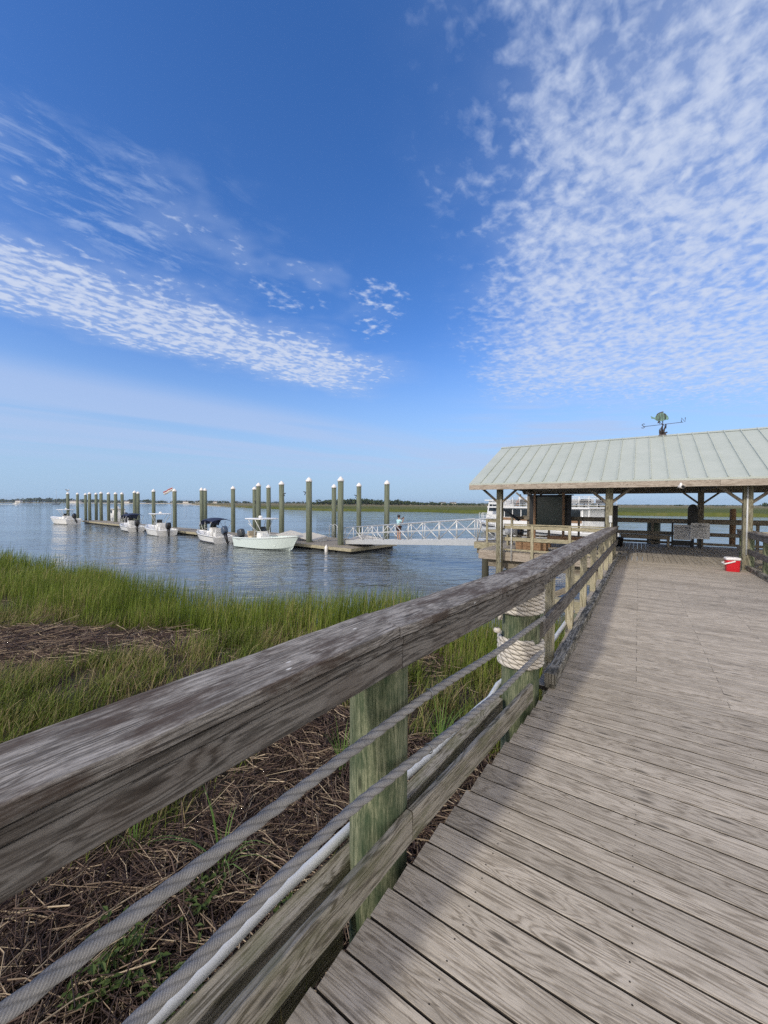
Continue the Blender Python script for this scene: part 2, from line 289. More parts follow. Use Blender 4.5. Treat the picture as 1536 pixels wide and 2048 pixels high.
# ------------------------------------------------------------------ mesh building
class MB:
    def __init__(s): s.v = []; s.f = []; s.uv = []; s.sm = []
    def face(s, idx, uvs=None, smooth=False):
        s.f.append(tuple(idx)); s.uv.append(uvs or [(0.0, 0.0)] * len(idx)); s.sm.append(smooth)
    def beam(s, p0, p1, w, h, up=(0, 0, 1), c=0.004, seg=1, jit=0.0, skew0=0.0, skew1=0.0):
        p0 = Vector(p0); p1 = Vector(p1); d = p1 - p0; L = d.length; d.normalize()
        up = Vector(up); side = d.cross(up)
        if side.length < 1e-6: side = d.cross(Vector((1, 0, 0)))
        side.normalize(); u2 = side.cross(d).normalized()
        a, b = w / 2, h / 2; c = min(c, a * 0.45, b * 0.45)
        prof = [(-a + c, -b), (a - c, -b), (a, -b + c), (a, b - c), (a - c, b), (-a + c, b), (-a, b - c), (-a, -b + c)]
        per = [0.0]
        for i in range(8):
            q, r_ = prof[i], prof[(i + 1) % 8]; per.append(per[-1] + math.hypot(q[0] - r_[0], q[1] - r_[1]))
        uo, vo = random.uniform(0, 60), random.uniform(0, 60); base = len(s.v); so = random.uniform(0, 100)
        for k in range(seg + 1):
            t = k / seg
            for (x, y) in prof:
                sk = (skew0 * (1 - t) + skew1 * t) * x
                pt = p0 + d * (L * t + sk) + side * x + u2 * y
                if jit:
                    n = mnoise.noise_vector(Vector((t * L * 7.0 + so, x * 14, y * 14)))
                    pt = pt + side * n.x * jit + u2 * n.y * jit
                s.v.append(pt)
        for k in range(seg):
            u0, u1 = uo + L * k / seg, uo + L * (k + 1) / seg
            for i in range(8):
                j = (i + 1) % 8; A = base + 8 * k
                s.face((A + i, A + j, A + 8 + j, A + 8 + i), [(u0, vo + per[i]), (u0, vo + per[i + 1]), (u1, vo + per[i + 1]), (u1, vo + per[i])])
        E_ = base + 8 * seg
        s.face([base + i for i in range(7, -1, -1)], [(uo + prof[i][1] * .2, vo + prof[i][0]) for i in range(7, -1, -1)])
        s.face([E_ + i for i in range(8)], [(uo + prof[i][1] * .2, vo + prof[i][0]) for i in range(8)])
        return s
    def box(s, x0, x1, y0, y1, z0, z1, c=0.004, M=None):
        n0 = len(s.v)
        s.beam(((x0 + x1) / 2, y0, (z0 + z1) / 2), ((x0 + x1) / 2, y1, (z0 + z1) / 2), x1 - x0, z1 - z0, c=c)
        if M is not None:
            for i in range(n0, len(s.v)): s.v[i] = M @ s.v[i]
        return s
    def tube(s, pts, r, n=10, lobes=0, amp=0.0, pitch=0.1, caps=True, smooth=True, dent=None):
        pts = [Vector(p) for p in pts]; m = len(pts)
        rr = r if isinstance(r, (list, tuple)) else [r] * m
        T = [(pts[min(i + 1, m - 1)] - pts[max(i - 1, 0)]).normalized() for i in range(m)]
        nrm = T[0].cross(Vector((0, 0, 1)))
        if nrm.length < 1e-3: nrm = T[0].cross(Vector((1, 0, 0)))
        nrm.normalize(); base = len(s.v); L = 0.0; Ls = []
        for i in range(m):
            if i: L += (pts[i] - pts[i - 1]).length
            Ls.append(L)
            nrm = (nrm - T[i] * nrm.dot(T[i])).normalized(); bi = T[i].cross(nrm)
            for k in range(n):
                a = 2 * math.pi * k / n; q = rr[i]
                if lobes: q *= 1 + amp * (abs(math.cos((lobes * a) / 2 - math.pi * L / pitch)) * 2 - 1.3)
                s.v.append(pts[i] + nrm * math.cos(a) * q + bi * math.sin(a) * q)
        uo = random.uniform(0, 20)
        for i in range(m - 1):
            for k in range(n):
                j = (k + 1) % n; A = base + i * n; B = A + n
                if lobes:
                    pa, pb_ = lobes * k / n + .5, lobes * (k + 1) / n + .5; q0, q1 = Ls[i] / pitch, Ls[i + 1] / pitch
                    s.face((A + k, A + j, B + j, B + k), [(Ls[i], pa - q0 + 500), (Ls[i], pb_ - q0 + 500), (Ls[i + 1], pb_ - q1 + 500), (Ls[i + 1], pa - q1 + 500)], smooth); continue
                v0, v1 = 2 * math.pi * rr[i] * k / n, 2 * math.pi * rr[i] * (k + 1) / n
                s.face((A + k, A + j, B + j, B + k), [(uo + Ls[i], v0 + uo), (uo + Ls[i], v1 + uo), (uo + Ls[i + 1], v1 + uo), (uo + Ls[i + 1], v0 + uo)], smooth)
        if caps:
            s.face([base + k for k in range(n - 1, -1, -1)]); s.face([base + (m - 1) * n + k for k in range(n)])
        return s
    def lathe(s, prof, c=(0, 0, 0), n=16, smooth=True, M=None):
        base = len(s.v); c = Vector(c); uo = random.uniform(0, 20)
        for (r, z) in prof:
            for k in range(n):
                a = 2 * math.pi * k / n; p = Vector((r * math.cos(a), r * math.sin(a), z))
                s.v.append((M @ p if M is not None else p) + c)
        for i in range(len(prof) - 1):
            for k in range(n):
                j = (k + 1) % n; A = base + i * n
                v0, v1 = prof[i][0] * 6.283 * k / n, prof[i][0] * 6.283 * (k + 1) / n
                s.face((A + k, A + j, A + n + j, A + n + k), [(uo + prof[i][1], v0 + uo), (uo + prof[i][1], v1 + uo), (uo + prof[i + 1][1], v1 + uo), (uo + prof[i + 1][1], v0 + uo)], smooth)
        s.face([base + k for k in range(n - 1, -1, -1)]); s.face([base + (len(prof) - 1) * n + k for k in range(n)])
        return s
    def prism(s, poly, ext, M=None):
        base = len(s.v); ext = Vector(ext); n = len(poly)
        P_ = [Vector(p) for p in poly] + [Vector(p) + ext for p in poly]
        if M is not None: P_ = [M @ p for p in P_]
        s.v += P_
        s.face([base + i for i in range(n - 1, -1, -1)], [(P_[i].x, P_[i].y) for i in range(n - 1, -1, -1)])
        s.face([base + n + i for i in range(n)], [(P_[i].x, P_[i].y) for i in range(n)])
        for i in range(n):
            j = (i + 1) % n; l = (P_[i] - P_[j]).length; e = ext.length
            s.face((base + i, base + j, base + n + j, base + n + i), [(0, 0), (l, 0), (l, e), (0, e)])
        return s
    def loft(s, secs, closed=False, smooth=True, cap=True):
        base = len(s.v); n = len(secs[0])
        for sc in secs: s.v += [Vector(p) for p in sc]
        for i in range(len(secs) - 1):
            for k in range(n if closed else n - 1):
                j = (k + 1) % n; A = base + i * n
                s.face((A + k, A + j, A + n + j, A + n + k), None, smooth)
        if cap:
            s.face([base + k for k in range(n - 1, -1, -1)]); s.face([base + (len(secs) - 1) * n + k for k in range(n)])
        return s
    def build(s, name, mat, parent=None, local=False, origin=None):
        off = Vector((0, 0, 0))
        if parent is not None and not local: off = OFF.get(parent.name, Vector((0, 0, 0)))
        if parent is None and origin is not None: off = Vector(origin)
        me = bpy.data.meshes.new(name)
        me.from_pydata([tuple(Vector(v) - off) for v in s.v], [], s.f)
        uvl = me.uv_layers.new(name="UVMap")
        uvl.data.foreach_set('uv', [c for f in s.uv for p in f for c in p])
        me.polygons.foreach_set('use_smooth', s.sm)
        me.materials.append(mat); me.update()
        o = bpy.data.objects.new(name, me); COL.objects.link(o)
        if parent is not None: o.parent = parent; OFF[o.name] = off
        elif origin is not None: o.location = off
        return o
OFF = {}
def tag(o, label=None, cat=None, group=None, kind=None):
    if label: o['label'] = label
    if cat: o['category'] = cat
    if group: o['group'] = group
    if kind: o['kind'] = kind
    return o
def thing(name, label, cat, loc, rz=0.0, group=None):
    o = bpy.data.objects.new(name, None); COL.objects.link(o); o.empty_display_size = 0.2
    o.location = loc; o.rotation_euler = (0, 0, rz); OFF[o.name] = Vector(loc)
    return tag(o, label, cat, group)
def np_mesh(name, V, F, mat, sizes):
    """V (n,3); F flat loop indices; sizes per-face loop counts"""
    me = bpy.data.meshes.new(name)
    me.vertices.add(len(V)); me.vertices.foreach_set('co', np.asarray(V, np.float32).ravel())
    me.loops.add(len(F)); me.loops.foreach_set('vertex_index', np.asarray(F, np.int32))
    st = np.concatenate([[0], np.cumsum(sizes)[:-1]]).astype(np.int32)
    me.polygons.add(len(sizes)); me.polygons.foreach_set('loop_start', st); me.polygons.foreach_set('loop_total', np.asarray(sizes, np.int32))
    me.update(calc_edges=True); me.materials.append(mat)
    o = bpy.data.objects.new(name, me); COL.objects.link(o); return o

# ------------------------------------------------------------------ frames of reference
K = Vector((1.49, 3.36)); _a = R(33.5)
EF = Vector((math.sin(_a), math.cos(_a))); ER = Vector((math.cos(_a), -math.sin(_a)))
def W(s, t, z): p = K + EF * s + ER * t; return Vector((p.x, p.y, z))
def zdeck(s): return -0.1 * min(1, max(0, s / 10.3))
E0 = Vector((-0.30, 1.14)); D1 = Vector((1.58, 1.96)).normalized(); N1 = Vector((-D1.y, D1.x))
def A(l, w_, z): p = E0 + D1 * l + N1 * w_; return Vector((p.x, p.y, z))
_r0 = W(-0.17, -0.05, 0); _r1 = W(10.9, 0.08, 0); LB = (_r1 - _r0).length; D2 = ((_r1 - _r0) / LB).to_2d(); N2 = Vector((-D2.y, D2.x))
def B(l, w_, z): return Vector((_r0.x + D2.x * l + N2.x * w_, _r0.y + D2.y * l + N2.y * w_, z))

# ------------------------------------------------------------------ setting: ground, water, marshes
def mat_mud():
    m, t, b = new_mat("marsh_mud")
    co = t.node('ShaderNodeTexCoord').outputs['Object']
    n = t.noise(co, 1.3, 6.0, 0.65); f = t.noise(co, 30.0, 4.0, 0.7)
    k = t.m('ADD', t.m('MULTIPLY', n, 0.5), t.m('MULTIPLY', f, 0.5))
    t.put(b.inputs['Base Color'], t.ramp(k, [(0.32, (0.016, 0.011, 0.007)), (0.55, (0.045, 0.032, 0.02)), (0.75, (0.10, 0.075, 0.045))]))
    b.inputs['Roughness'].default_value = 0.85
    bp = t.node('ShaderNodeBump', {'Height': k, 'Strength': 0.8, 'Distance': 0.05}); t.put(b.inputs['Normal'], bp.outputs[0])
    return m
MUD = mat_mud()
def mat_water():
    m, t, b = new_mat("tidal_water")
    co = t.node('ShaderNodeTexCoord').outputs['Object']
    mp = t.node('ShaderNodeMapping', {'Vector': co, 'Rotation': (0, 0, R(28)), 'Scale': (0.62, 1.5, 1.0)}).outputs[0]
    big = t.noise(mp, 0.10, 2.0, 0.5)
    n1 = t.noise(mp, 0.95, 3.0, 0.55, 0.5); n2 = t.noise(mp, 2.8, 3.0, 0.55, 0.3)
    calm = t.ss(big, 0.38, 0.62, 0.55, 1.1)
    n0 = t.noise(mp, 0.42, 2.0, 0.5, 0.3)
    h = t.m('MULTIPLY', t.m('ADD', t.m('MULTIPLY', n0, 1.0), t.m('ADD', t.m('MULTIPLY', n1, 0.85), t.m('MULTIPLY', n2, 0.22))), calm)
    b.inputs['Base Color'].default_value = (0.118, 0.132, 0.130, 1)
    b.inputs['Roughness'].default_value = 0.04; b.inputs['IOR'].default_value = 1.333
    bp = t.node('ShaderNodeBump', {'Height': h, 'Strength': 1.0, 'Distance': 0.15}); t.put(b.inputs['Normal'], bp.outputs[0])
    return m
WATER = mat_water()
g = MB(); g.prism([(-9000, -3000, -6.0), (9000, -3000, -6.0), (9000, 14000, -6.0), (-9000, 14000, -6.0)], (0, 0, 1.0))
tag(g.build("ground", MUD), kind='structure')
wv = MB(); wv.v = [Vector(p) for p in ((-9000, -3000, -2), (9000, -3000, -2), (9000, 14000, -2), (-9000, 14000, -2))]; wv.face((0, 1, 2, 3))
tag(wv.build("water", WATER), kind='structure')

_gr = {}
def vnoise(x, y, sc, seed):
    if seed not in _gr: _gr[seed] = np.random.default_rng(seed).random((256, 256))
    G = _gr[seed]; X = x / sc; Y = y / sc; xi = np.floor(X).astype(int); yi = np.floor(Y).astype(int)
    fx = X - xi; fy = Y - yi; fx = fx * fx * (3 - 2 * fx); fy = fy * fy * (3 - 2 * fy)
    a = G[xi % 256, yi % 256]; b_ = G[(xi + 1) % 256, yi % 256]; c = G[xi % 256, (yi + 1) % 256]; d = G[(xi + 1) % 256, (yi + 1) % 256]
    return (a * (1 - fx) + b_ * fx) * (1 - fy) + (c * (1 - fx) + d * fx) * fy
EX = np.array([-70, -40, -24.5, -15, -7.9, -3.2, 0.75, 3.2, 6.0, 9.0, 14.0])
EY = np.array([55, 34.8, 24.0, 18.2, 13.9, 12.4, 11.7, 10.6, 8.4, 4.6, -4.0])
def yedge(x): return np.interp(x, EX, EY) + (vnoise(x, x * 0, 2.2, 5) - 0.5) * 1.0
def dedge(x, y): return (yedge(x) - y) * 0.84
def gz(x, y):
    d = dedge(x, y); t = np.clip(d / 5.0, 0, 1); t = t * t * (3 - 2 * t)
    return -2.12 + 0.95 * t + (vnoise(x, y, 0.9, 3) - 0.5) * 0.10
def sst(x, a, b): t = np.clip((x - a) / (b - a), 0, 1); return t * t * (3 - 2 * t)
gx = np.linspace(-62, 13, 180); gy = np.concatenate([np.linspace(-6, 16, 110), np.linspace(16.5, 52, 50)])
XX, YY = np.meshgrid(gx, gy); ZZ = gz(XX, YY); ZZ = np.where(dedge(XX, YY) < -1.5, -3.0, ZZ)
nx, ny = len(gx), len(gy); ii, jj = np.meshgrid(np.arange(nx - 1), np.arange(ny - 1)); q = (jj * nx + ii).ravel()
tag(np_mesh("marsh_ground", np.stack([XX.ravel(), YY.ravel(), ZZ.ravel()], 1), np.stack([q, q + 1, q + nx + 1, q + nx], 1).ravel(), MUD, np.full(len(q), 4)), kind='structure')

def lw(x, y): dx_ = x - E0.x; dy_ = y - E0.y; return dx_ * D1.x + dy_ * D1.y, dx_ * N1.x + dy_ * N1.y
def wrack(x, y):
    """0..1: where the dead reed mats lie"""
    l, w_ = lw(x, y); n = (vnoise(x, y, 0.8, 21) - 0.5) * 1.2
    a = sst(3.1 + n - w_, -0.2, 0.5) * sst(w_, -1.6, -1.2) * sst(3.0 + n * 0.6 - l, -0.2, 0.4)
    e = ((x + 6.2 + 0.3 * n) / 3.4) ** 2 + ((y - 7.5 - 0.25 * (x + 6)) / 1.15) ** 2
    b_ = sst(1.25 + n * 0.7 - e, 0, 0.5)
    e2 = ((x - 0.4) / 0.9) ** 2 + ((y - 6.7) / 0.5) ** 2; c = sst(1.0 + n * 0.6 - e2, 0, 0.4) * 0.9
    return np.maximum(np.maximum(a, b_), c)

def blade_mat(name, stops, base):
    m, t, b = new_mat(name)
    rnd = t.node('ShaderNodeNewGeometry').outputs['Random Per Island']
    co = t.node('ShaderNodeTexCoord').outputs['Object']
    n = t.ss(t.noise(co, 0.8, 4.0, 0.6), 0.3, 0.7)
    col = t.ramp(t.m('ADD', t.m('MULTIPLY', rnd, 0.62), t.m('MULTIPLY', n, 0.38)), stops)
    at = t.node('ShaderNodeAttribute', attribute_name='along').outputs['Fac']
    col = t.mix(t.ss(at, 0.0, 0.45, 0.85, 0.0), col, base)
    t.put(b.inputs['Base Color'], col); b.inputs['Roughness'].default_value = 0.55; b.inputs['Specular IOR Level'].default_value = 0.25
    tr = t.node('ShaderNodeBsdfTranslucent', {'Color': col})
    mx = t.node('ShaderNodeMixShader', {0: 0.3, 1: b.outputs[0], 2: tr.outputs[0]})
    t.l.new(mx.outputs[0], t.n['Material Output'].inputs['Surface'])
    return m
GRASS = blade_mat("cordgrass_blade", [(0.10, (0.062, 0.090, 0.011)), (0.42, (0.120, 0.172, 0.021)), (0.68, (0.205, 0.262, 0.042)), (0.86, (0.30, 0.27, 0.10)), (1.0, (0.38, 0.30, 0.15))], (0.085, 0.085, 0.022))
def blades(name, x, y, z, h, wd, lean, mat):
    n = len(x); ang = RNG.uniform(0, 2 * np.pi, n); fx, fy = np.cos(ang), np.sin(ang)
    la = RNG.normal(0.5, 1.1, n); lx, ly = np.cos(la) * lean * h, np.sin(la) * lean * h
    V = np.zeros((n, 7, 3)); lev = [0.0, 0.42, 0.78]; wk = [0.8, 1.0, 0.62]
    for i, (t, k) in enumerate(zip(lev, wk)):
        cx = x + lx * t * t; cy = y + ly * t * t; cz = z + h * (t - 0.25 * lean * t * t)
        V[:, 2 * i] = np.stack([cx - fx * wd * k / 2, cy - fy * wd * k / 2, cz], 1)
        V[:, 2 * i + 1] = np.stack([cx + fx * wd * k / 2, cy + fy * wd * k / 2, cz], 1)
    V[:, 6] = np.stack([x + lx * 1.15, y + ly * 1.15, z + h * (1 - 0.35 * lean)], 1)
    F = np.array([0, 1, 3, 2, 2, 3, 5, 4, 4, 5, 6]); F = (np.arange(n)[:, None] * 7 + F[None]).ravel()
    o = np_mesh(name, V.reshape(-1, 3), F, mat, np.tile([4, 4, 3], n))
    at = o.data.attributes.new('along', 'FLOAT', 'POINT'); at.data.foreach_set('value', np.tile([0, 0, .42, .42, .78, .78, 1], n).astype(np.float32))
    return o
def under_deck(x, y):
    s_ = (x - K.x) * EF.x + (y - K.y) * EF.y; t_ = (x - K.x) * ER.x + (y - K.y) * ER.y
    tl = np.where(s_ < 0, 0.096 * s_, 0.0) - 0.06
    return (t_ > tl)
def scatter(n, x0, x1, y0, y1): return RNG.uniform(x0, x1, n), RNG.uniform(y0, y1, n)
xs, ys, hs, ws, ls = [], [], [], [], []
def addg(x, y, keep, h, wd, lean):
    k = keep & ~under_deck(x, y) & (dedge(x, y) > -0.6)
    xs.append(x[k]); ys.append(y[k]); hs.append(h[k]); ws.append(wd[k] if hasattr(wd, '__len__') else np.full(k.sum(), wd)); ls.append(lean[k])
# tall stand along the water
def tall(n, x0, x1, y0, y1, wd):
    x, y = scatter(n, x0, x1, y0, y1); d = dedge(x, y)
    cl = vnoise(x, y, 0.55, 8); wr = wrack(x, y); zone = sst(4.1 + (vnoise(x, y, 1.8, 31) - .5) * 2.4 - d, -0.4, 1.2)
    thin = sst(d + (vnoise(x, y, 1.1, 77) - .5) * 1.4, -0.6, 0.9)
    keep = (RNG.random(n) < (0.35 + 0.65 * cl) * zone * (1 - wr) * (0.12 + 0.88 * thin)) & (np.hypot(x, y) > 3)
    h = RNG.normal(0.98, 0.17, n) * (0.80 + 0.35 * vnoise(x, y, 2.0, 9)) * (1 - 0.45 * sst(d, 2.0, 5.0)); h = np.clip(h, .25, 1.45)
    addg(x, y, keep, h, wd, np.abs(RNG.normal(0.14, 0.11, n)))
tall(90000, -13, 6, 2.5, 17, 0.0105)
tall(52000, -32, -11, 6, 30, 0.016)
tall(26000, -62, -30, 18, 52, 0.028)
# shorter mixed grass between the stand and the railing
def short(n, x0, x1, y0, y1, hm, wd, dens):
    x, y = scatter(n, x0, x1, y0, y1); d = dedge(x, y); wr = wrack(x, y); cl = vnoise(x, y, 0.4, 41)
    keep = (RNG.random(n) < (0.12 + 0.88 * sst(cl, 0.2, 0.62)) * sst(vnoise(x, y, 1.5, 43), -0.15, 0.35) * dens * (1 - wr) ** 1.5) & (d > 2.2)
    h = np.clip(RNG.normal(hm, 0.12, n) * (0.6 + 0.7 * vnoise(x, y, 1.3, 55)), .1, .9)
    addg(x, y, keep, h, wd, np.abs(RNG.normal(0.42, 0.25, n)))
x, y = scatter(5200, -30, 5, 7, 30); d = dedge(x, y); addg(x, y, (d > -.3) & (d < 1.7) & (np.hypot(x, y) < 24) & (vnoise(x, y, .7, 99) > .42), RNG.uniform(1.0, 1.42, 5200), 0.010, np.abs(RNG.normal(.08, .06, 5200)))
xt, yt, ht_, wt, lt = map(np.concatenate, (xs, ys, hs, ws, ls)); xs, ys, hs, ws, ls = [], [], [], [], []
tag(blades("tall_marsh_grass", xt, yt, gz(xt, yt) - 0.02, ht_, wt, lt, GRASS), "tall green cordgrass stand along the water's edge", "grass", kind='stuff')
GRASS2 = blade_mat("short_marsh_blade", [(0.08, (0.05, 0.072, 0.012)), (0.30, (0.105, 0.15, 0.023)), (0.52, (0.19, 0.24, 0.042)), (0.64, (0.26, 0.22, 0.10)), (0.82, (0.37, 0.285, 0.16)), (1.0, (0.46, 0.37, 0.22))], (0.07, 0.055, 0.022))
short(150000, -9.5, 4.5, 1.5, 11.0, 0.30, 0.0075, 1.0)
short(40000, -9.5, 2, 4, 11.5, 0.17, 0.012, 1.0)
short(14000, -28, -11, 2, 16, 0.5, 0.014, 0.8)
# a few green shoots in the mats and beside the deck edge
x, y = scatter(900, -4, 2.5, 0.5, 6); addg(x, y, (wrack(x, y) > .5) & (vnoise(x, y, 0.35, 91) > 0.80), RNG.uniform(.15, .4, 900), 0.008, RNG.uniform(.2, .7, 900))
l_ = RNG.uniform(-1.5, 2.6, 900); wv_ = np.abs(RNG.normal(0.02, 0.06, 900)); x = E0.x + D1.x * l_ + N1.x * wv_; y = E0.y + D1.y * l_ + N1.y * wv_
keep = vnoise(l_ * 3, wv_ * 0, 0.6, 13) > 0.45
xs.append(x[keep]); ys.append(y[keep]); hs.append(RNG.uniform(.9, 1.12, keep.sum())); ws.append(np.full(keep.sum(), .006)); ls.append(RNG.uniform(0, .05, keep.sum()))
x, y, h, wd, ln = map(np.concatenate, (xs, ys, hs, ws, ls))
tag(blades("short_marsh_grass", x, y, gz(x, y) - 0.02, h, wd, ln, GRASS2), "short mixed green and straw grass between the railing and the tall stand", "grass", kind='stuff')

def straw_mat():
    m, t, b = new_mat("dead_reed_straw")
    rnd = t.node('ShaderNodeNewGeometry').outputs['Random Per Island']
    t.put(b.inputs['Base Color'], t.ramp(rnd, [(0.0, (0.024, 0.013, 0.011)), (0.42, (0.072, 0.042, 0.031)), (0.70, (0.155, 0.105, 0.073)), (0.88, (0.35, 0.265, 0.175)), (1.0, (0.54, 0.44, 0.30))]))
    b.inputs['Roughness'].default_value = 0.7; return m
STRAW = straw_mat()
def straws(n, x, y, dens, len_m, rad, lift, bg_=0.0):
    wr = np.maximum(wrack(x, y), bg_ * (dedge(x, y) > 1.5)); k = (RNG.random(n) < dens * wr) & ~under_deck(x, y); x, y, wr = x[k], y[k], wr[k]; n = len(x)
    th = vnoise(x, y, 0.55, 61) * 9.0 + RNG.normal(0, 0.42, n); L = np.clip(RNG.gamma(4, len_m / 4, n), .06, .9); tilt = RNG.normal(0, 0.12, n)
    z = gz(x, y) + 0.02 + RNG.random(n) ** 1.5 * lift * wr + np.abs(np.sin(tilt)) * L * .4
    bend = RNG.normal(0, 0.10, n)
    d = np.stack([np.cos(th) * np.cos(tilt), np.sin(th) * np.cos(tilt), np.sin(tilt)], 1); sd = np.stack([-np.sin(th), np.cos(th), 0 * th], 1); up = np.array([0, 0, 1.0])
    C = np.stack([x, y, z], 1); r = (rad * RNG.uniform(.6, 1.5, n))[:, None]
    V = np.zeros((n, 9, 3))
    for i, t in enumerate((-.5, 0, .5)):
        c = C + d * (L * t)[:, None] + sd * (bend * L * (t * t * 4))[:, None]
        V[:, 3 * i] = c + sd * r; V[:, 3 * i + 1] = c - sd * r; V[:, 3 * i + 2] = c + up * r * 1.5
    fl = []
    for i in (0, 3): fl += [i, i + 1, i + 4, i + 3, i + 1, i + 2, i + 5, i + 4, i + 2, i, i + 3, i + 5]
    F = (np.arange(n)[:, None] * 9 + np.array(fl)[None]).ravel()
    return V.reshape(-1, 3), F, np.full(n * 6, 4)
parts = []
x, y = scatter(26000, -4.6, 1.6, -0.5, 6.2); parts.append(straws(26000, x, y, 1.0, .28, .0032, .13))
x, y = scatter(10000, -11, 2.0, 5.0, 9.6); parts.append(straws(10000, x, y, 1.0, .42, .0045, .16))
x, y = scatter(9000, -3.2, 0.4, -0.3, 3.6); parts.append(straws(9000, x, y, 1.0, .20, .0025, .15))
x, y = scatter(26000, -13, 3.5, 1.0, 11.5); parts.append(straws(26000, x, y, 1.0, .30, .0035, .06, .42))
off = 0; VV, FF, SS = [], [], []
for v_, f_, s_ in parts: VV.append(v_); FF.append(f_ + off); SS.append(s_); off += len(v_)
tag(np_mesh("dead_reed_mat", np.concatenate(VV), np.concatenate(FF), STRAW, np.concatenate(SS)), "brown mats of dead broken reeds washed up below the railing", "dead reeds", kind='stuff')

# leafy plants growing in the mat
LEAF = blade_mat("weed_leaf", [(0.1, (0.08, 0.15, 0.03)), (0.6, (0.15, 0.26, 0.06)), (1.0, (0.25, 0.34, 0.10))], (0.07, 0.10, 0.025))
def leafy(name, label, cat, cx, cy, n, hgt, spread, llen, lwid, group=None):
    bz = float(gz(np.array([cx]), np.array([cy]))[0]); t_ = thing(name, label, cat, (cx, cy, bz), group=group)
    st = MB(); lf = MB()
    for i in range(n):
        a = random.uniform(0, 6.283); rr = spread * math.sqrt(random.random()); ht = hgt * random.uniform(.35, 1)
        bx, by = cx + rr * .3 * math.cos(a), cy + rr * .3 * math.sin(a); tx, ty = cx + rr * math.cos(a), cy + rr * math.sin(a)
        st.tube([(bx, by, bz), ((bx + tx) / 2, (by + ty) / 2, bz + ht * .6), (tx, ty, bz + ht)], [.003, .0025, .0015], n=4)
        for j in range(7):
            f = random.uniform(.25, 1); b2 = a + random.uniform(-2.4, 2.4); px, py, pz = bx + (tx - bx) * f, by + (ty - by) * f, bz + ht * f
            L = llen * random.uniform(.6, 1.2); wv2 = lwid * random.uniform(.7, 1.2); d = Vector((math.cos(b2), math.sin(b2), random.uniform(-.1, .7))).normalized(); s_ = d.cross(Vector((0, 0, 1))).normalized()
            p = Vector((px, py, pz)); k = len(lf.v)
            lf.v += [p, p + d * L * .45 + s_ * wv2 / 2, p + d * L + Vector((0, 0, -L * .25)), p + d * L * .45 - s_ * wv2 / 2]
            lf.face((k, k + 1, k + 2, k + 3))
    st.build("stem", LEAF, t_); lf.build("leaf", LEAF, t_).__setitem__('kind', 'stuff')
for (px_, py_, nn, lab) in ((-1.55, 2.15, 44, "leafy green weed in the dead reeds at the lower left corner"), (-1.12, 2.02, 40, "leafy weed between the two ropes near the white pipe"),
                            (-1.28, 2.55, 16, "small leafy weed beyond the upper rope in the dead reeds"), (-0.62, 2.35, 12, "tiny leafy weed beside the green post in the dead reeds"),
                            (-0.86, 1.72, 16, "leafy weed pressed against the white pipe")):
    leafy("leafy_weed", lab, "weed", px_, py_, nn, .28, .24, .058, .024, "leafy weeds in the reed mat")
def tuft(label, cx, cy, n, hgt, lean, group):
    bz = float(gz(np.array([cx]), np.array([cy]))[0]); m = MB()
    for i in range(n):
        a = random.uniform(0, 6.283); h_ = hgt * random.uniform(.5, 1.1); ln = lean * random.uniform(.3, 1.2); b0 = Vector((cx + .03 * math.cos(a), cy + .03 * math.sin(a), bz)); wd_ = .007
        s_ = Vector((-math.sin(a), math.cos(a), 0)) * wd_; k = len(m.v)
        for q_ in range(6):
            t = q_ / 5; p = b0 + Vector((math.cos(a) * ln * h_ * t * t, math.sin(a) * ln * h_ * t * t, h_ * (t - .45 * ln * t * t * t))); f = (1 - t) ** .6
            m.v += [p + s_ * f, p - s_ * f]
        for q_ in range(5): m.face((k + 2 * q_, k + 2 * q_ + 1, k + 2 * q_ + 3, k + 2 * q_ + 2))
    o = m.build("grass_tuft", LEAF, origin=(cx, cy, bz)); tag(o, label, "grass tuft", group)
    at = o.data.attributes.new('along', 'FLOAT', 'POINT'); at.data.foreach_set('value', np.full(len(o.data.vertices), .8, np.float32))
tuft("arching green grass tuft in the dead reeds behind the upper rope", -1.18, 2.75, 16, .62, .8, "grass tufts in the reed mat")
tuft("slender green grass tuft left of the arching one in the dead reeds", -1.95, 2.95, 9, .45, .4, "grass tufts in the reed mat")
tuft("pale grass tuft under the rail just left of the green post", -0.42, 3.9, 22, .62, .35, "grass tufts in the reed mat")
tuft("bright grass tuft seen between the ropes right of the green post", 0.62, 4.15, 34, .75, .55, "grass tufts in the reed mat")

# far marsh islands, sand, woods
def mat_far():
    m, t, b = new_mat("far_marsh_grass")
    co = t.node('ShaderNodeTexCoord').outputs['Object']; x, y, z = t.sep(co)
    n = t.noise(t.comb(t.m('MULTIPLY', x, 0.010), t.m('MULTIPLY', y, 0.035), 0.0), 1.0, 5.0, 0.6)
    f = t.noise(co, 0.5, 4.0, 0.65)
    far = t.ss(t.m('ADD', y, t.m('MULTIPLY', n, 260.0)), 300.0, 620.0)
    near = t.ramp(t.m('ADD', t.m('MULTIPLY', n, 0.6), t.m('MULTIPLY', f, 0.4)), [(0.35, (0.062, 0.080, 0.020)), (0.55, (0.095, 0.110, 0.030)), (0.75, (0.16, 0.145, 0.06))])
    tan = t.ramp(n, [(0.35, (0.12, 0.125, 0.045)), (0.55, (0.19, 0.155, 0.085)), (0.75, (0.24, 0.20, 0.12))])
    col = t.mix(far, near, tan)
    t.put(b.inputs['Base Color'], col); b.inputs['Roughness'].default_value = 0.95; b.inputs['Specular IOR Level'].default_value = 0.05
    return m
FARM = mat_far()
near_edge = [(-345, 690), (-250, 520), (-150, 360), (-85, 250), (-33, 182), (-8, 170), (17, 163), (37, 143), (62, 133), (87, 126), (114, 116), (150, 92), (190, 60), (240, 20)]
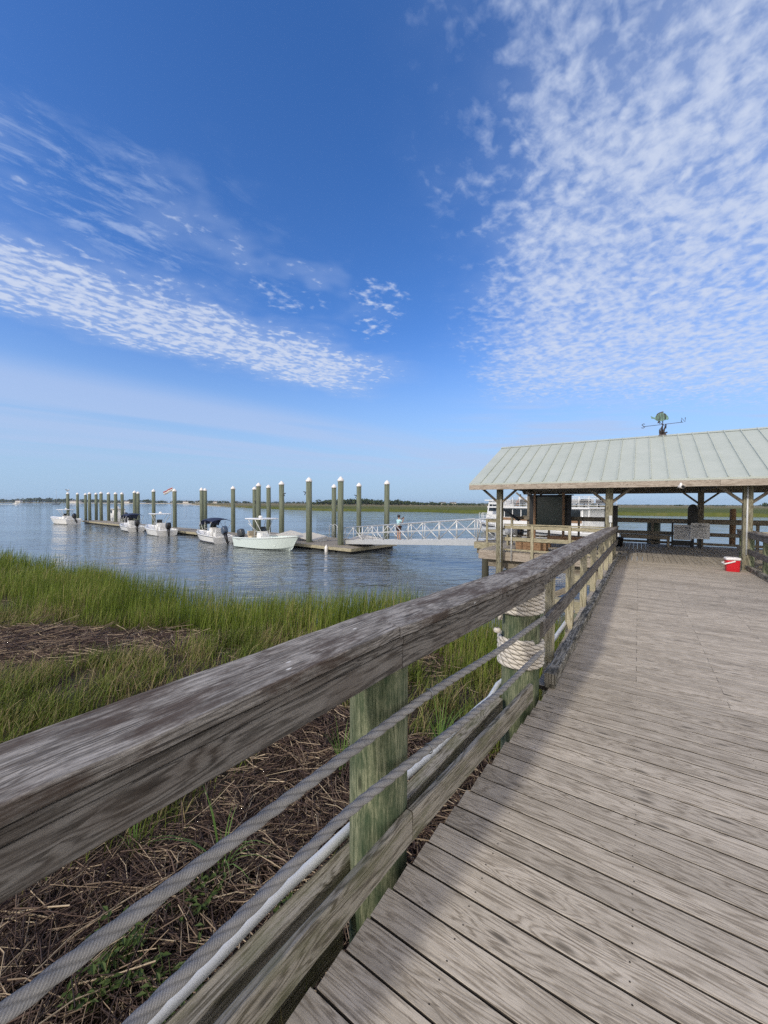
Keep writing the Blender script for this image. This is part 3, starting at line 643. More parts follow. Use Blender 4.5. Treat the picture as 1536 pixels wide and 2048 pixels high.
px_ = np.array([p[0] for p in near_edge], float); py_ = np.array([p[1] for p in near_edge], float)
par = np.concatenate([[0], np.cumsum(np.hypot(np.diff(px_), np.diff(py_)))]); tt = np.linspace(0, par[-1], 260)
bx_ = np.interp(tt, par, px_); by_ = np.interp(tt, par, py_); ang = np.arctan2(by_, bx_)
rows = [0, .2, .8, 2, 5, 10, 18, 30, 50, 80, 130, 220, 400, 700, 1200, 2200, 4200]
V = []
for i, r_ in enumerate(rows):
    wob_ = (vnoise(tt, tt * 0 + r_, 7.0, 71) - .5) * 5 * (1 if r_ < 3 else 0)
    rx = bx_ + np.cos(ang) * (r_ + wob_); ry = by_ + np.sin(ang) * (r_ + wob_)
    zt = -1.05 + (vnoise(rx, ry, 4.0, 72) - .5) * .5 + (vnoise(rx, ry, 30.0, 73) - .5) * .35
    z = np.full_like(tt, -2.4) if i == 0 else (np.full_like(tt, -1.75) if i == 1 else zt)
    V.append(np.stack([rx, ry, z], 1))
V = np.concatenate(V); n_ = len(tt); ii, jj = np.meshgrid(np.arange(n_ - 1), np.arange(len(rows) - 1)); q = (jj * n_ + ii).ravel()
tag(np_mesh("far_marsh", V, np.stack([q, q + 1, q + n_ + 1, q + n_], 1).ravel(), FARM, np.full(len(q), 4)), kind='structure')
sd = MB(); sd.prism([(-372, 700, -2.05), (-340, 655, -2.05), (-255, 512, -2.05), (-150, 352, -2.05), (-140, 372, -2.05), (-238, 530, -2.05), (-325, 705, -2.05)], (0, 0, .22))
tag(sd.build("sand_bank", SAND), kind='structure')
sb = MB(); sb.prism([(-900, 1090, -2.1), (-480, 960, -2.1), (-100, 1010, -2.1), (300, 1100, -2.1), (300, 1140, -2.1), (-100, 1060, -2.1), (-480, 1010, -2.1), (-900, 1130, -2.1)], (0, 0, .8))
tag(sb.build("far_beach", SAND), kind='structure')
fl_ = MB(); fl_.prism([(-2600, 1150, -2.1), (-900, 1120, -2.1), (-480, 1005, -2.1), (-100, 1055, -2.1), (300, 1130, -2.1), (300, 1500, -2.1), (-2600, 1600, -2.1)], (0, 0, 1.3))
tag(fl_.build("far_shore", FARM), kind='structure')

def wood_mat():
    m, t, b = new_mat("far_tree_foliage")
    rnd = t.node('ShaderNodeNewGeometry').outputs['Random Per Island']
    t.put(b.inputs['Base Color'], t.ramp(rnd, [(0.0, (0.025, 0.045, 0.018)), (0.5, (0.045, 0.07, 0.026)), (1.0, (0.08, 0.10, 0.04))]))
    b.inputs['Roughness'].default_value = 0.9; b.inputs['Specular IOR Level'].default_value = 0.1; return m
WOODM = wood_mat()
def far_wood(label, trees):
    """trees: (x, y, z0, height, radius)"""
    V, F = [], []
    for (x, y, z0, h, r_) in trees:
        n = 46
        u = RNG.normal(size=(n, 3)); u /= np.linalg.norm(u, axis=1)[:, None]; rr = RNG.random(n) ** .4
        c = np.stack([x + u[:, 0] * r_ * rr, y + u[:, 1] * r_ * rr, z0 + h * .56 + u[:, 2] * h * .44 * rr], 1)
        sz = np.maximum(h * .17, .4)
        for k in range(n):
            a = RNG.normal(size=3); a /= np.linalg.norm(a); b_ = np.cross(a, RNG.normal(size=3)); b_ /= np.linalg.norm(b_); s1 = sz * RNG.uniform(.6, 1.5); s2 = sz * RNG.uniform(.5, 1.1)
            i0 = len(V); V += [c[k] - a * s1, c[k] - b_ * s2, c[k] + a * s1, c[k] + b_ * s2]; F += [i0, i0 + 1, i0 + 2, i0 + 3]
    o = np_mesh("distant_wood", np.array(V), np.array(F), WOODM, np.full(len(F) // 4, 4)); return tag(o, label, "woodland", kind='stuff')
tr = []
for i in range(520):
    x = -1750 + 1900 * (i / 520) + random.uniform(-6, 6); y = float(np.interp(x, [-1750, -900, -480, -100, 250], [1180, 1160, 1050, 1110, 1180])) + random.uniform(0, 60)
    hh = (8 + 6 * float(vnoise(np.array([x]), np.array([0.0]), 90, 81)[0])) * float(np.interp(x, [-1750, -900, -520, -300, 0, 250], [1.05, 1.0, .72, .62, .55, .4])) * random.uniform(.7, 1.15)
    tr.append((x, y, -1.2, hh, hh * .75))
far_wood("long dark tree line along the far shore at left", tr)
tr = []
for i in range(170):
    f = i / 170; x = -105 + 235 * f + random.uniform(-2, 2); y = 520 + random.uniform(0, 40) - 30 * f
    prof = float(np.interp(x, [-105, -92, -70, -35, 0, 20, 55, 90, 130], [2.5, 4.5, 8.0, 8.5, 7.0, 7.5, 4.2, 3.4, 2.2])) * random.uniform(.75, 1.1)
    tr.append((x, y, -1.2, prof, max(2.0, prof * .6)))
tr += [(-88, 515, 1.0, 5.5, 4.0), (62, 505, 0.2, 4.2, 3.2), (75, 505, .0, 3.6, 4.0)]
far_wood("low wooded island rising behind the marsh beyond the dock", tr)
tr = []
for i in range(260):
    x = 95 + 900 * (i / 260) ** 1.3; y = 1150 - 250 * (i / 260) + random.uniform(0, 40); hh = (4.5 if i < 120 else 2.4) * random.uniform(.6, 1.2); tr.append((x, y, -1.2, hh, hh * 1.4))
far_wood("thin dark tree line on the horizon behind the marsh at right", tr)
for (x, y, h_) in ((340, 620, 3.4), (490, 640, 3.2), (540, 620, 2.8), (485, 480, 6.0)):
    far_wood({340: "small hummock of trees on the marsh horizon, leftmost under the pavilion roof", 490: "small hummock of trees right of the leftmost one on the marsh horizon", 540: "low clump of trees near the dark rear post on the marsh horizon", 485: "largest clump of trees on the marsh at the right edge"}[x], [(x + random.uniform(-9, 9), y + random.uniform(-4, 4), -1.2, h_ * random.uniform(.6, 1), 4) for _ in range(9)])
for i, (px__, yy, wv2) in enumerate(((42, 1090, 14), (150, 1120, 16), (160, 1100, 12), (258, 1130, 14), (375, 1085, 16), (400, 1085, 18), (432, 1085, 14), (470, 1085, 16), (905, 1060, 16), (885, 1060, 14))):
    x = (px__ - 768) / 769 * yy; yy -= 6
    t_ = thing("far_house", "tiny white house among the trees on the far shore", "house", (x, yy, -1.0), group="houses along the far shore")
    h1 = MB(); h1.box(x - wv2 / 2, x + wv2 / 2, yy - 4, yy + 4, -1.0, 3.6, c=.02); h1.build("wall", HOUSEW, t_)
    r1 = MB(); r1.prism([(x - wv2 / 2 - .6, yy - 5, 3.6), (x - wv2 / 2 - .6, yy + 5, 3.6), (x - wv2 / 2 - .6, yy, 6.0)], (wv2 + 1.2, 0, 0)); r1.build("roof", HOUSER, t_)

# ------------------------------------------------------------------ boardwalk
dk = MB()
s = -4.4
def rowz(s_): return zdeck(s_)
row = 0
while s < 10.2:
    wv2 = 0.1400; sc = s + wv2 / 2
    tl = (0.096 * sc if sc < 0 else 0.0) + random.uniform(-.006, .006)
    if sc >= -0.02: tl = -0.12
    tr_ = 3.35; z = rowz(sc) - 0.0175 + random.uniform(-.0006, .0006)
    cuts = [tl, tr_]
    if sc > 0.35:
        cuts = [tl, 0.62 if row % 2 else 1.24, 1.86 if (row // 2) % 2 else 2.3, tr_]
    for a_, b_ in zip(cuts[:-1], cuts[1:]):
        dk.beam(W(sc + random.uniform(-.001, .001), a_ + .0015, z), W(sc, b_ - .0015, z), wv2 - random.uniform(.0075, .0105), .038, c=.0012)
    s += wv2; row += 1
nails = []
for (s_n, t_n) in [(a_, b_) for a_ in np.arange(-3.0, 6.5, .14) for b_ in (.08, .62, 1.24, 1.86, 2.3, 2.9)]:
    for o_ in (.035, .105): nails.append((s_n + o_ + random.uniform(-.006, .006), t_n + random.uniform(-.008, .008) + (.0 if s_n > 0 else -.0)))
nail_from = len(dk.f)
for s_n, t_n in nails:
    c_ = W(s_n, t_n, rowz(s_n) + .0022); k_ = len(dk.v)
    dk.v += [c_ + Vector((.0034 * math.cos(q_), .0034 * math.sin(q_), 0)) for q_ in np.linspace(0, 6.283, 7)[:-1]]; dk.face(range(k_, k_ + 6))
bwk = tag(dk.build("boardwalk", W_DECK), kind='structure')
bwk.data.materials.append(EDGE)                      # mildewed sides, painted near-black to shade the sunlit gaps; nail heads share it
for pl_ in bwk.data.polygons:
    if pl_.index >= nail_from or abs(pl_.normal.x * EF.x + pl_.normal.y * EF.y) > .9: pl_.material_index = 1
js = MB()
for t_ in (0.25, 1.6, 3.0): js.beam(W(-4.4, t_ + (.0 if t_ > 1 else -.05), -.16), W(10.2, t_, -.27), .07, .24)
tag(js.build("boardwalk_joists", W_PAV), kind='structure')

# ------------------------------------------------------------------ left railing
railing = thing("boardwalk_railing", "weathered grey timber railing with two thick ropes along the left of the boardwalk", "railing", A(0.7, .2, -1.2))
LK = 2.60                                  # the railing bends here, at the roped post
cz = 1.035; ct = .042
c1 = MB(); c1.beam(A(-1.6, .105, cz - .002), A(.60, .105, cz + .034), .245, ct, c=.004, seg=160, jit=.003, skew1=-.30); c1.build("cap_board", W_RAIL, railing)
c2 = MB(); c2.beam(A(.606, .105, cz + .030), A(LK + .02, .105, cz + .004), .245, ct, c=.004, seg=140, jit=.003, skew0=-.30, skew1=.05); c2.build("cap_board", W_RAIL, railing)
f1 = MB(); f1.beam(A(-1.6, .016, .987), A(.603, .016, 1.023), .046, .032, c=.003, seg=60, jit=.0015); f1.beam(A(-1.6, .020, .915), A(.603, .018, .951), .040, .098, c=.004, seg=50, jit=.002); f1.build("face_board", W_RAILF, railing)
f2 = MB(); f2.beam(A(.609, .016, 1.019), A(LK, .016, .994), .046, .032, c=.003, seg=60, jit=.0015); f2.beam(A(.609, .020, .947), A(LK, .020, .923), .040, .098, c=.004, seg=40, jit=.002); f2.build("face_board", W_RAILF, railing)
tb = MB(); tb.beam(A(-1.6, .047, .040), A(.73, .047, .118), .036, .142, c=.006, seg=40, jit=.002); tb.build("kick_board", W_TOE, railing)
tb = MB(); tb.beam(A(.735, .045, .116), A(2.42, .045, .088), .036, .142, c=.006, seg=30, jit=.002); tb.build("kick_board", W_TOE, railing)
# round posts
def post(l, w_, r_, z0, z1, lab):
    p = MB(); c = A(l, w_, 0); zs = np.linspace(z0, z1, 24); n = 40; ring = []
    for z in zs:
        sc = []
        for k in range(n):
            a = 2 * math.pi * k / n; nn = mnoise.noise(Vector((math.cos(a) * 2.2, math.sin(a) * 2.2, z * .6 + l * 7)))
            q = r_ * (1 + .018 * nn); sc.append((c.x + q * math.cos(a), c.y + q * math.sin(a), z))
        ring.append(sc)
    base = 0; p.v = [Vector(v) for sc in ring for v in sc]; uo = random.uniform(0, 30)
    for i in range(len(zs) - 1):
        for k in range(n):
            j = (k + 1) % n; v0, v1 = r_ * 6.283 * k / n, r_ * 6.283 * (k + 1) / n
            p.face((i * n + k, i * n + j, (i + 1) * n + j, (i + 1) * n + k), [(uo + zs[i], v0), (uo + zs[i], v1), (uo + zs[i + 1], v1), (uo + zs[i + 1], v0)], True)
    o = p.build("post", W_GREEN, railing); o['label'] = lab; return o
gp = post(.70, .205, .138, -1.5, 1.012, "green stained round post holding the ropes")
sp = MB(); sp.beam(A(.845, .185, -.4), A(.845, .185, .90), .045, .05, up=(D1.x, D1.y, 0)); sp.build("side_strip", W_GREEN, gp)
for z in (.70, .44):
    cl = MB(); cl.beam(A(.855, .155, z - .055), A(.855, .155, z + .055), .004, .028, up=(D1.x, D1.y, 0), c=.001); cl.build("strap", RUST, gp)
    zr_ = .690 if z > .6 else .425
    cl = MB(); cl.tube([A(.852, .022 + .0225 * math.cos(q_), zr_ + .0225 * math.sin(q_)) for q_ in np.linspace(.6, 5.6, 14)] + [A(.852, .06, zr_ - .02)], .0028, n=6); cl.build("clip", GALV, gp)
rp = post(2.63, .205, .155, -1.6, 1.010, "round post wrapped in white rope at the bend")
def wrap(z0, turns, pitch, tail):
    c = A(2.63, .205, 0); pts = []; n = int(turns * 80)
    for i in range(n + 1):
        a = 2 * math.pi * i / 80 + 1.2; z = z0 + pitch * i / 80; rr = .155 + .019
        pts.append((c.x + rr * math.cos(a), c.y + rr * math.sin(a), z))
    if tail:
        c0 = Vector(pts[0]); dv = Vector((c0.x - c.x, c0.y - c.y, 0)).normalized()
        pts = [c0 + dv * .02 + Vector((-.01, .01, -.19 + .02 * k)) + dv * .01 * math.sin(k) for k in range(9)] + [c0 + dv * .012] + pts
    m = MB(); m.tube(pts, .0205, n=18, lobes=3, amp=.10, pitch=.066); o = m.build("rope_wrap", ROPEW, rp); return o
wrap(.675, 5.4, .0405, False); wrap(.225, 5.6, .0405, False)
tl_ = MB(); c = A(2.63, .205, 0); q0 = Vector((c.x - .17, c.y - .06, 0))
tl_.tube([q0 + Vector((-.004 * k, 0, .86 - .035 * k)) for k in range(8)], .019, n=15, lobes=3, amp=.2, pitch=.115)
tl_.lathe([(.012, 0), (.03, .01), (.032, .03), (.018, .045)], (q0.x - .05, q0.y, .50), 10); tl_.build("rope_tail", ROPEW, rp)
# the two long ropes
def long_rope(knots_):
    kl = [k_[0] for k_ in knots_]; kz = [k_[1] for k_ in knots_]; n = 900; ls_ = np.linspace(kl[0], kl[-1], n + 1); zs_ = np.interp(ls_, kl, kz)
    ker = np.hanning(121); ker /= ker.sum(); zs_ = np.convolve(np.pad(zs_, 60, mode='edge'), ker, 'valid')
    m = MB(); m.tube([A(float(l), .022, float(z)) for l, z in zip(ls_, zs_)], .0178, n=24, lobes=3, amp=.11, pitch=.07); return m.build("rope", ROPEG, railing)
long_rope([(-1.5, .625), (-.6, .660), (.1, .678), (.86, .690), (1.7, .645), (2.66, .640)]); long_rope([(-1.5, .33), (-.4, .412), (.3, .468), (.86, .425), (1.7, .362), (2.66, .366)])
# second length of railing, up to the pavilion
def zr(l): return -.155 * l / LB
def zf(l): return -.1 * l / LB
joints = [-.02, 3.4, 7.2, LB]
for a_, b_ in zip(joints[:-1], joints[1:]):
    m = MB(); m.beam(B(a_ + .004, .105, cz + zr(a_)), B(b_ - .003, .105, cz + zr(b_)), .245, ct, c=.006, seg=30, jit=.003, skew0=(-.08 if a_ < 0 else 0)); m.build("cap_board", W_RAIL, railing)
    m = MB(); m.beam(B(a_ + .01, .022, .957 + zr(a_)), B(b_ - .003, .022, .957 + zr(b_)), .040, .13, c=.005, seg=20, jit=.002); m.build("face_board", W_RAILF, railing)
    m = MB(); m.beam(B(a_ + (.06 if a_ < 0 else .003), .022, .52 + zr(a_) * .8), B(b_ - .003, .022, .52 + zr(b_) * .8), .038, .14, c=.005, seg=20, jit=.002); m.build("middle_board", W_RAILF, railing)
for i, l in enumerate((.75, 2.05, 3.4, 4.8, 6.3, 7.8, 9.3, 10.75)):
    m = MB(); m.beam(B(l, .092, -.75), B(l, .092, cz - ct / 2 + zr(l)), .092, .092, up=(D2.x, D2.y, 0), c=.004); m.build("square_post", W_TAN, railing)
for a_, b_ in ((.10, 4.0), (4.01, 8.1), (8.11, LB + .3)):
    m = MB(); m.beam(B(a_, -.045, .083 + zf(a_)), B(b_, -.045, .083 + zf(b_)), .092, .090, c=.008, seg=24, jit=.003); m.build("kick_timber", W_LICH, railing)
for l in (.16, 1.25, 2.7, 4.2, 5.7, 7.2, 8.7, 10.2):
    m = MB(); m.beam(B(l - .06, -.045, .0195 + zf(l)), B(l + .06, -.045, .0195 + zf(l)), .088, .034, c=.004); m.build("spacer_block", W_LICH, railing)
# stringer beams outside the deck edge
m = MB(); m.beam(A(-1.8, .325, -.235), A(2.45, .325, -.175), .082, .24, c=.005, seg=20, jit=.002); tag(m.build("edge_beam", W_TOE, origin=A(0, .365, -.3)), "grey timber beam under the white pipe below the railing", "beam")
m = MB(); m.beam(A(-1.8, .262, -.33), A(.50, .262, -.30), .040, .22, c=.005); tag(m.build("ledger_board", W_TOE, origin=A(0, .325, -.3)), "lower greenish board below the beam carrying the white pipe", "board")
# white conduit pipe
pp = MB(); pl = [A(-1.8 + .1 * i, .385 + .004 * math.sin(i * .7), float(np.interp(-1.8 + .1 * i, [-1.8, -.6, .1, .6, 1.2, 2.4], [-.13, -.095, -.062, -.048, -.065, -.06])) + .003 * math.sin(i * 1.3)) for i in range(43)]
pl += [A(2.62, .40, -.03), A(2.8, .36, .0), A(3.0, .26, .04)] + [B(.62 + .3 * i, .14, .05 - .002 * i) for i in range(8)]
pp.tube(pl, .023, n=16); pt = pp.build("white_pipe", PVC, origin=A(0, .362, -.04)); tag(pt, "white plastic conduit pipe running outside the railing kick board", "pipe")
for l in (-.62, -.18):
    m = MB(); m.tube([A(l - .05, .362, -.04), A(l + .05, .362, -.04)], .0305, n=16); m.build("pipe_coupling", PVC, pt)

# ------------------------------------------------------------------ right railing
rr = thing("boardwalk_railing", "grey timber railing with square posts at the right edge behind the red cooler", "railing", W(8, 3.0, -.5))
def Rr(s_, t_, z): return W(s_, t_, z)
m = MB(); m.beam(Rr(3.5, 3.09, .93), Rr(11.2, 3.09, .885), .235, .042, c=.006, seg=20, jit=.003); m.build("cap_board", W_RAIL, rr)
m = MB(); m.beam(Rr(3.5, 3.005, .845), Rr(11.19, 3.005, .80), .04, .13, c=.005); m.build("face_board", W_RAILF, rr)
m = MB(); m.beam(Rr(3.5, 3.005, .42), Rr(11.19, 3.005, .38), .04, .14, c=.005); m.build("middle_board", W_RAILF, rr)
for s_ in (4.2, 5.7, 7.2, 8.6, 9.9, 11.1):
    m = MB(); m.beam(Rr(s_, 3.075, -.8), Rr(s_, 3.075, .885), .092, .092, up=(EF.x, EF.y, 0)); m.build("square_post", W_GREEN if s_ > 8 else W_TAN, rr)
m = MB(); m.beam(Rr(3.5, 2.99, .05), Rr(11.1, 2.99, -.02), .092, .09, c=.008, seg=20, jit=.002); m.build("kick_timber", W_LICH, rr)

# ------------------------------------------------------------------ open pavilion at the end of the boardwalk
FZ = -.10; SP0, SP1 = 9.95, 16.5; TP = (-3.47, -.13, 2.98, 6.3); SE0, SE1, SR = 9.35, 17.05, 13.2; ZE, ZR = 2.30, 4.04; TL, TR = -4.38, 8.4
pav = thing("dock_pavilion", "open timber pavilion with pale green metal gable roof at the end of the boardwalk", "pavilion", W(SR, 1.5, FZ))
m = MB(); t = -4.3
while t < 8.2:
    m.beam(W(10.28 if t > -.2 and t < 3.2 else 10.2, t + .07, FZ - .018 + random.uniform(-.0015, .0015)), W(16.75, t + .07, FZ - .018), .130, .035, c=.003); t += .14
m.build("floor", W_DECK, pav)
for a_, b_ in ((-4.3, -.16), (3.2, 8.3)):
    m = MB(); m.beam(W(10.17, a_, FZ - .175), W(10.17, b_, FZ - .175), .045, .29, c=.004); m.build("rim_board", W_FASC, pav)
m = MB(); m.beam(W(10.45, -4.0, FZ - .48), W(10.45, 8.2, FZ - .48), .2, .26); m.build("girder", W_PAV, pav)
m = MB(); m.beam(W(16.4, -4.0, FZ - .40), W(16.4, 8.2, FZ - .40), .2, .30); m.build("girder", W_PAV, pav)
m = MB(); m.beam(W(10.2, -4.28, FZ - .175), W(16.8, -4.28, FZ - .175), .045, .29); m.build("rim_board", W_FASC, pav)
# roof: two metal slopes with standing seams
def slope(sa, za, sb_, zb):
    o = MB(); th = .05
    o.prism([W(sa, TL, za), W(sa, TR, za), W(sb_, TR, zb), W(sb_, TL, zb)], (0, 0, -th)); o2 = MB()
    nsm = int((TR - TL) / .405)
    for i in range(1, nsm): 
        t_ = TL + .405 * i; o2.beam(W(sa, t_, za + .014), W(sb_, t_, zb + .014), .024, .046, c=.004)
    return o, o2
for sa, sb_ in ((SE0, SR), (SE1, SR)):
    o, o2 = slope(sa, ZE, sb_, ZR); r_ = o.build("roof", ROOFM, pav); o2.build("standing_seam", ROOFM, r_).__setitem__('kind', 'stuff')
m = MB(); m.prism([W(SR - .14, TL - .01, ZR - .045), W(SR, TL - .01, ZR + .025), W(SR + .14, TL - .01, ZR - .045)], W(SR, TR, 0) - W(SR, TL, 0)); m.build("ridge_cap", ROOFM, pav)
jt = [TL, -1.42, 2.35, TR]
for a_, b_ in zip(jt[:-1], jt[1:]):
    m = MB(); m.beam(W(SE0 + .012, a_ + .003, ZE - .135), W(SE0 + .012, b_ - .002, ZE - .135), .038, .165, c=.003, seg=12, jit=.002); m.build("fascia_board", W_FASC, pav)
m = MB(); m.beam(W(SE1 - .012, TL, ZE - .135), W(SE1 - .012, TR, ZE - .135), .038, .165); m.build("fascia_board", W_FASC, pav)
for sa in (SE0, SE1):
    m = MB(); m.beam(W(sa + (.04 if sa == SE0 else -.04), TL + .03, ZE - .13), W(SR, TL + .03, ZR - .13), .04, .15, up=(0, 0, 1)); m.build("barge_board", W_FASC, pav)
for t_ in np.arange(TL + .5, TR, .61):
    for sa in (SE0, SE1):
        m = MB(); m.beam(W(sa + (.06 if sa == SE0 else -.06), t_, ZE - .105), W(SR, t_, ZR - .135), .04, .13); m.build("rafter", W_PAV, pav)
for s_ in (SP0, SP1):
    m = MB(); m.beam(W(s_, -4.1, 2.29), W(s_, 8.2, 2.29), .14, .27, c=.005); m.build("header_beam", W_PAV, pav)
m = MB(); m.beam(W(SR, TL + .2, ZR - .27), W(SR, TR, ZR - .27), .08, .22); m.build("ridge_beam", W_PAV, pav)
for i, t_ in enumerate(TP):
    for s_ in (SP0, SP1):
        tt_ = t_ if s_ == SP0 else (-3.95, -.55, 2.72, 6.1)[i]
        m = MB(); m.beam(W(s_, tt_, -3.0), W(s_, tt_, 2.16), .19, .19, up=(EF.x, EF.y, 0), c=.008, seg=10, jit=.002)
        m.build("post", W_POST if s_ == SP0 else W_PAV, pav)
        for sg in (-1, 1):
            b_ = MB(); b_.beam(W(s_, tt_ + sg * .08, 1.66), W(s_, tt_ + sg * .66, 2.17), .07, .09, up=(EF.x, EF.y, 0)); b_.build("brace", W_PAV, pav)
    m = MB(); m.beam(W(SP0 + .1, t_, 2.30), W(SP1 - .1, (-3.95, -.55, 2.72, 6.1)[i], 2.30), .09, .24); m.build("tie_beam", W_PAV, pav)
    for sg in (0, 1):
        b_ = MB(); b_.beam(W(SP0 + .25 + sg * .12, t_ + (.1 if sg else -.1), -.6 if sg else -2.6), W(SP1 - .25, (-3.95, -.55, 2.72, 6.1)[i], -2.6 if sg else -.6), .05, .18); b_.build("cross_brace", W_PAV, pav)
for a_, b_, sgn in ((TP[0], TP[1], 0), (TP[0], TP[1], 1), (TP[1], TP[2], 0)):
    m = MB(); m.beam(W(10.3 + sgn * .1, a_ + .1, -.62 if sgn else -2.4), W(10.3 + sgn * .1, b_ - .1, -2.4 if sgn else -.62), .05, .18); m.build("cross_brace", W_PAV, pav)
# front rails of the pavilion floor
for a_, b_ in ((TP[0] + .1, -.2), (3.25, 6.2)):
    for z, hh, dep, ds in ((.875, .035, .15, .02), (.78, .12, .038, 0), (.36, .13, .038, 0), (-.02, .06, .038, 0)):
        m = MB(); m.beam(W(10.12 + ds, a_, z), W(10.12 + ds, b_, z), dep, hh, c=.004, seg=8, jit=.0015); m.build("front_rail", W_TAN, pav)
for t_ in (-2.4, -1.235, 4.2, 5.3):
    m = MB(); m.beam(W(10.085, t_, -.46), W(10.085, t_, .855), .09, .045, up=(EF.x, EF.y, 0)); m.build("rail_post", W_TAN, pav)
# rear rails
for z, hh, dep in ((.90, .17, .04), (.40, .15, .04), (.015, .10, .04)):
    m = MB(); m.beam(W(16.3, -4.2, z), W(16.3, 8.2, z), dep, hh); m.build("rear_rail", W_PAV, pav)
m = MB(); m.beam(W(16.34, -4.2, .995), W(16.34, 8.2, .995), .15, .035); m.build("rear_rail_cap", W_PAV, pav)
for t_ in (-3.0, -1.7, 1.12, 4.4, 5.6, 7.4):
    m = MB(); m.beam(W(16.37, t_, -.4), W(16.37, t_, .98), .09, .09, up=(EF.x, EF.y, 0)); m.build("rail_post", W_PAV, pav)
for z, hh in ((.90, .17), (.40, .15), (.02, .10)):
    m = MB(); m.beam(W(14.9, -4.22, z), W(16.3, -4.22, z), .04, hh); m.build("side_rail", W_PAV, pav)
m = MB(); m.lathe([(.25, -3), (.24, .8)], W(16.85, 1.18, 0), 18); m.build("piling", PILE, pav)
m = MB(); m.lathe([(.10, .0), (.10, 1.40), (.08, 1.44)], W(16.8, 3.75, 0), 14); m.build("short_pile", W_BROWN, pav)
# conduits and boxes fixed to the posts
m = MB(); m.tube([W(SP0 - .10, TP[0] + .07, -.45), W(SP0 - .10, TP[0] + .07, 1.75)], .014, n=8); m.build("conduit", PVC, pav)
m = MB(); m.tube([W(SP0 - .105, TP[2] - .02, .3), W(SP0 - .105, TP[2] - .02, 2.14)], .019, n=8); m.build("conduit", PVC, pav)
m = MB(); m.tube([W(10.06, -3.09, -.42), W(10.06, -3.09, .76)], .016, n=8); m.build("conduit", PVC, pav)
m = MB(); m.tube([W(SP0 - .11, TP[1] + .045, .2), W(SP0 - .11, TP[1] + .045, 1.05)], .017, n=8); m.beam(W(SP0 - .12, TP[1] + .045, 1.05), W(SP0 - .12, TP[1] + .045, 1.26), .085, .06, up=(EF.x, EF.y, 0), c=.01); m.build("outlet_box", PVC, pav)

# green notice cabinet between its two posts
nb = thing("notice_cabinet", "dark green notice cabinet on two brown posts at the back of the pavilion", "notice board", W(16.2, -2.9, FZ))
m = MB(); m.beam(W(16.1, -2.92, .45), W(16.1, -2.92, 2.0), 1.86, .14, up=(EF.x, EF.y, 0), c=.01); m.build("cabinet_frame", DARKP, nb)
m = MB(); m.beam(W(16.018, -2.92, .52), W(16.018, -2.92, 1.93), 1.36, .012, up=(EF.x, EF.y, 0)); m.build("cabinet_glass", GREENB, nb)
m = MB(); m.beam(W(16.08, -3.93, 2.02), W(16.08, -1.91, 2.02), .22, .04); m.build("cabinet_cap", DARKP, nb)
for t_ in (-3.58, -2.30):
    m = MB(); m.beam(W(15.94, t_, FZ), W(15.94, t_, 2.15), .10, .10, up=(EF.x, EF.y, 0)); m.build("post", W_BROWN, nb)
# benches
def bench(label, s0, t0, t1, zt, mat):
    b = thing("timber_bench", label, "bench", W(s0, (t0 + t1) / 2, FZ), group="benches in the pavilion")
    for k in range(3):
        q_ = MB(); q_.beam(W(s0 - .13 + .13 * k, t0, zt - .02), W(s0 - .13 + .13 * k, t1, zt - .02), .12, .04); q_.build("seat_board", mat, b)
    q_ = MB(); q_.beam(W(s0 - .17, t0 + .05, zt - .10), W(s0 - .17, t1 - .05, zt - .10), .035, .12); q_.build("apron", mat, b)
    for t_ in (t0 + .1, t1 - .1):
        q_ = MB(); q_.beam(W(s0, t_, FZ), W(s0, t_, zt - .045), .08, .30, up=(EF.x, EF.y, 0)); q_.build("leg", mat, b)
bench("dark backless timber bench along the rear rail of the pavilion", 15.5, -.05, 1.72, .36, W_PAV)
bench("brown timber bench behind the left front rail of the pavilion", 12.6, -2.4, -.9, .36, W_BROWN)
m = MB(); m.beam(W(11.1, -3.15, .06), W(11.1, -2.1, .06), .45, .32, c=.01); m.beam(W(11.1, -3.18, .235), W(11.1, -2.07, .235), .50, .025)
tag(m.build("storage_box", W_BROWN, origin=W(11.1, -2.6, FZ)), "low brown timber storage box on the pavilion floor behind the left front rail", "box")
# black bin
m = MB(); m.lathe([(.15, 0), (.18, .34), (.19, .345), (.19, .375), (.16, .38), (.14, .06)], W(14.6, -.05, FZ), 18); tag(m.build("waste_bin", BLACK, origin=W(14.6, -.05, FZ)), "squat black bin on the pavilion floor beside the left railing end", "bin")
# interpretive boards near the rear post
def info(label, s0, t0, zb, zt, legs):
    b = thing("information_panel", label, "sign", W(s0, t0, FZ), group="information panels by the rear post")
    q_ = MB(); q_.beam(W(s0, t0, zb), W(s0 + .04, t0, zt), .58, .018, up=(EF.x, EF.y, 0)); pn = q_.build("panel", PAPER, b)
    ink = MB()
    for k in range(9):
        z = zt - .12 - k * .052; ln = .44 * random.uniform(.7, 1)
        if z > zb + .05: ink.beam(W(s0 - .012, t0 - .24, z), W(s0 - .012, t0 - .24 + ln, z), .002, .016 if k else .05)
    ink.build("print", INK, pn)
    if legs:
        for dt in (-.33, .33):
            q_ = MB(); q_.beam(W(s0 + .03, t0 + dt, FZ), W(s0 + .03, t0 + dt, zt + .08), .06, .05, up=(EF.x, EF.y, 0)); q_.build("leg", DARKP, b)
        q_ = MB(); q_.beam(W(s0 + .04, t0 - .3, (zb + FZ) / 2 + .02), W(s0 + .04, t0 + .3, (zb + FZ) / 2 + .02), .03, .2); q_.build("lower_board", DARKP, b)
    else:
        q_ = MB(); q_.beam(W(s0 + .05, t0, FZ), W(s0 + .05, t0, zt - .05), .09, .05, up=(EF.x, EF.y, 0)); q_.build("leg", DARKP, b)
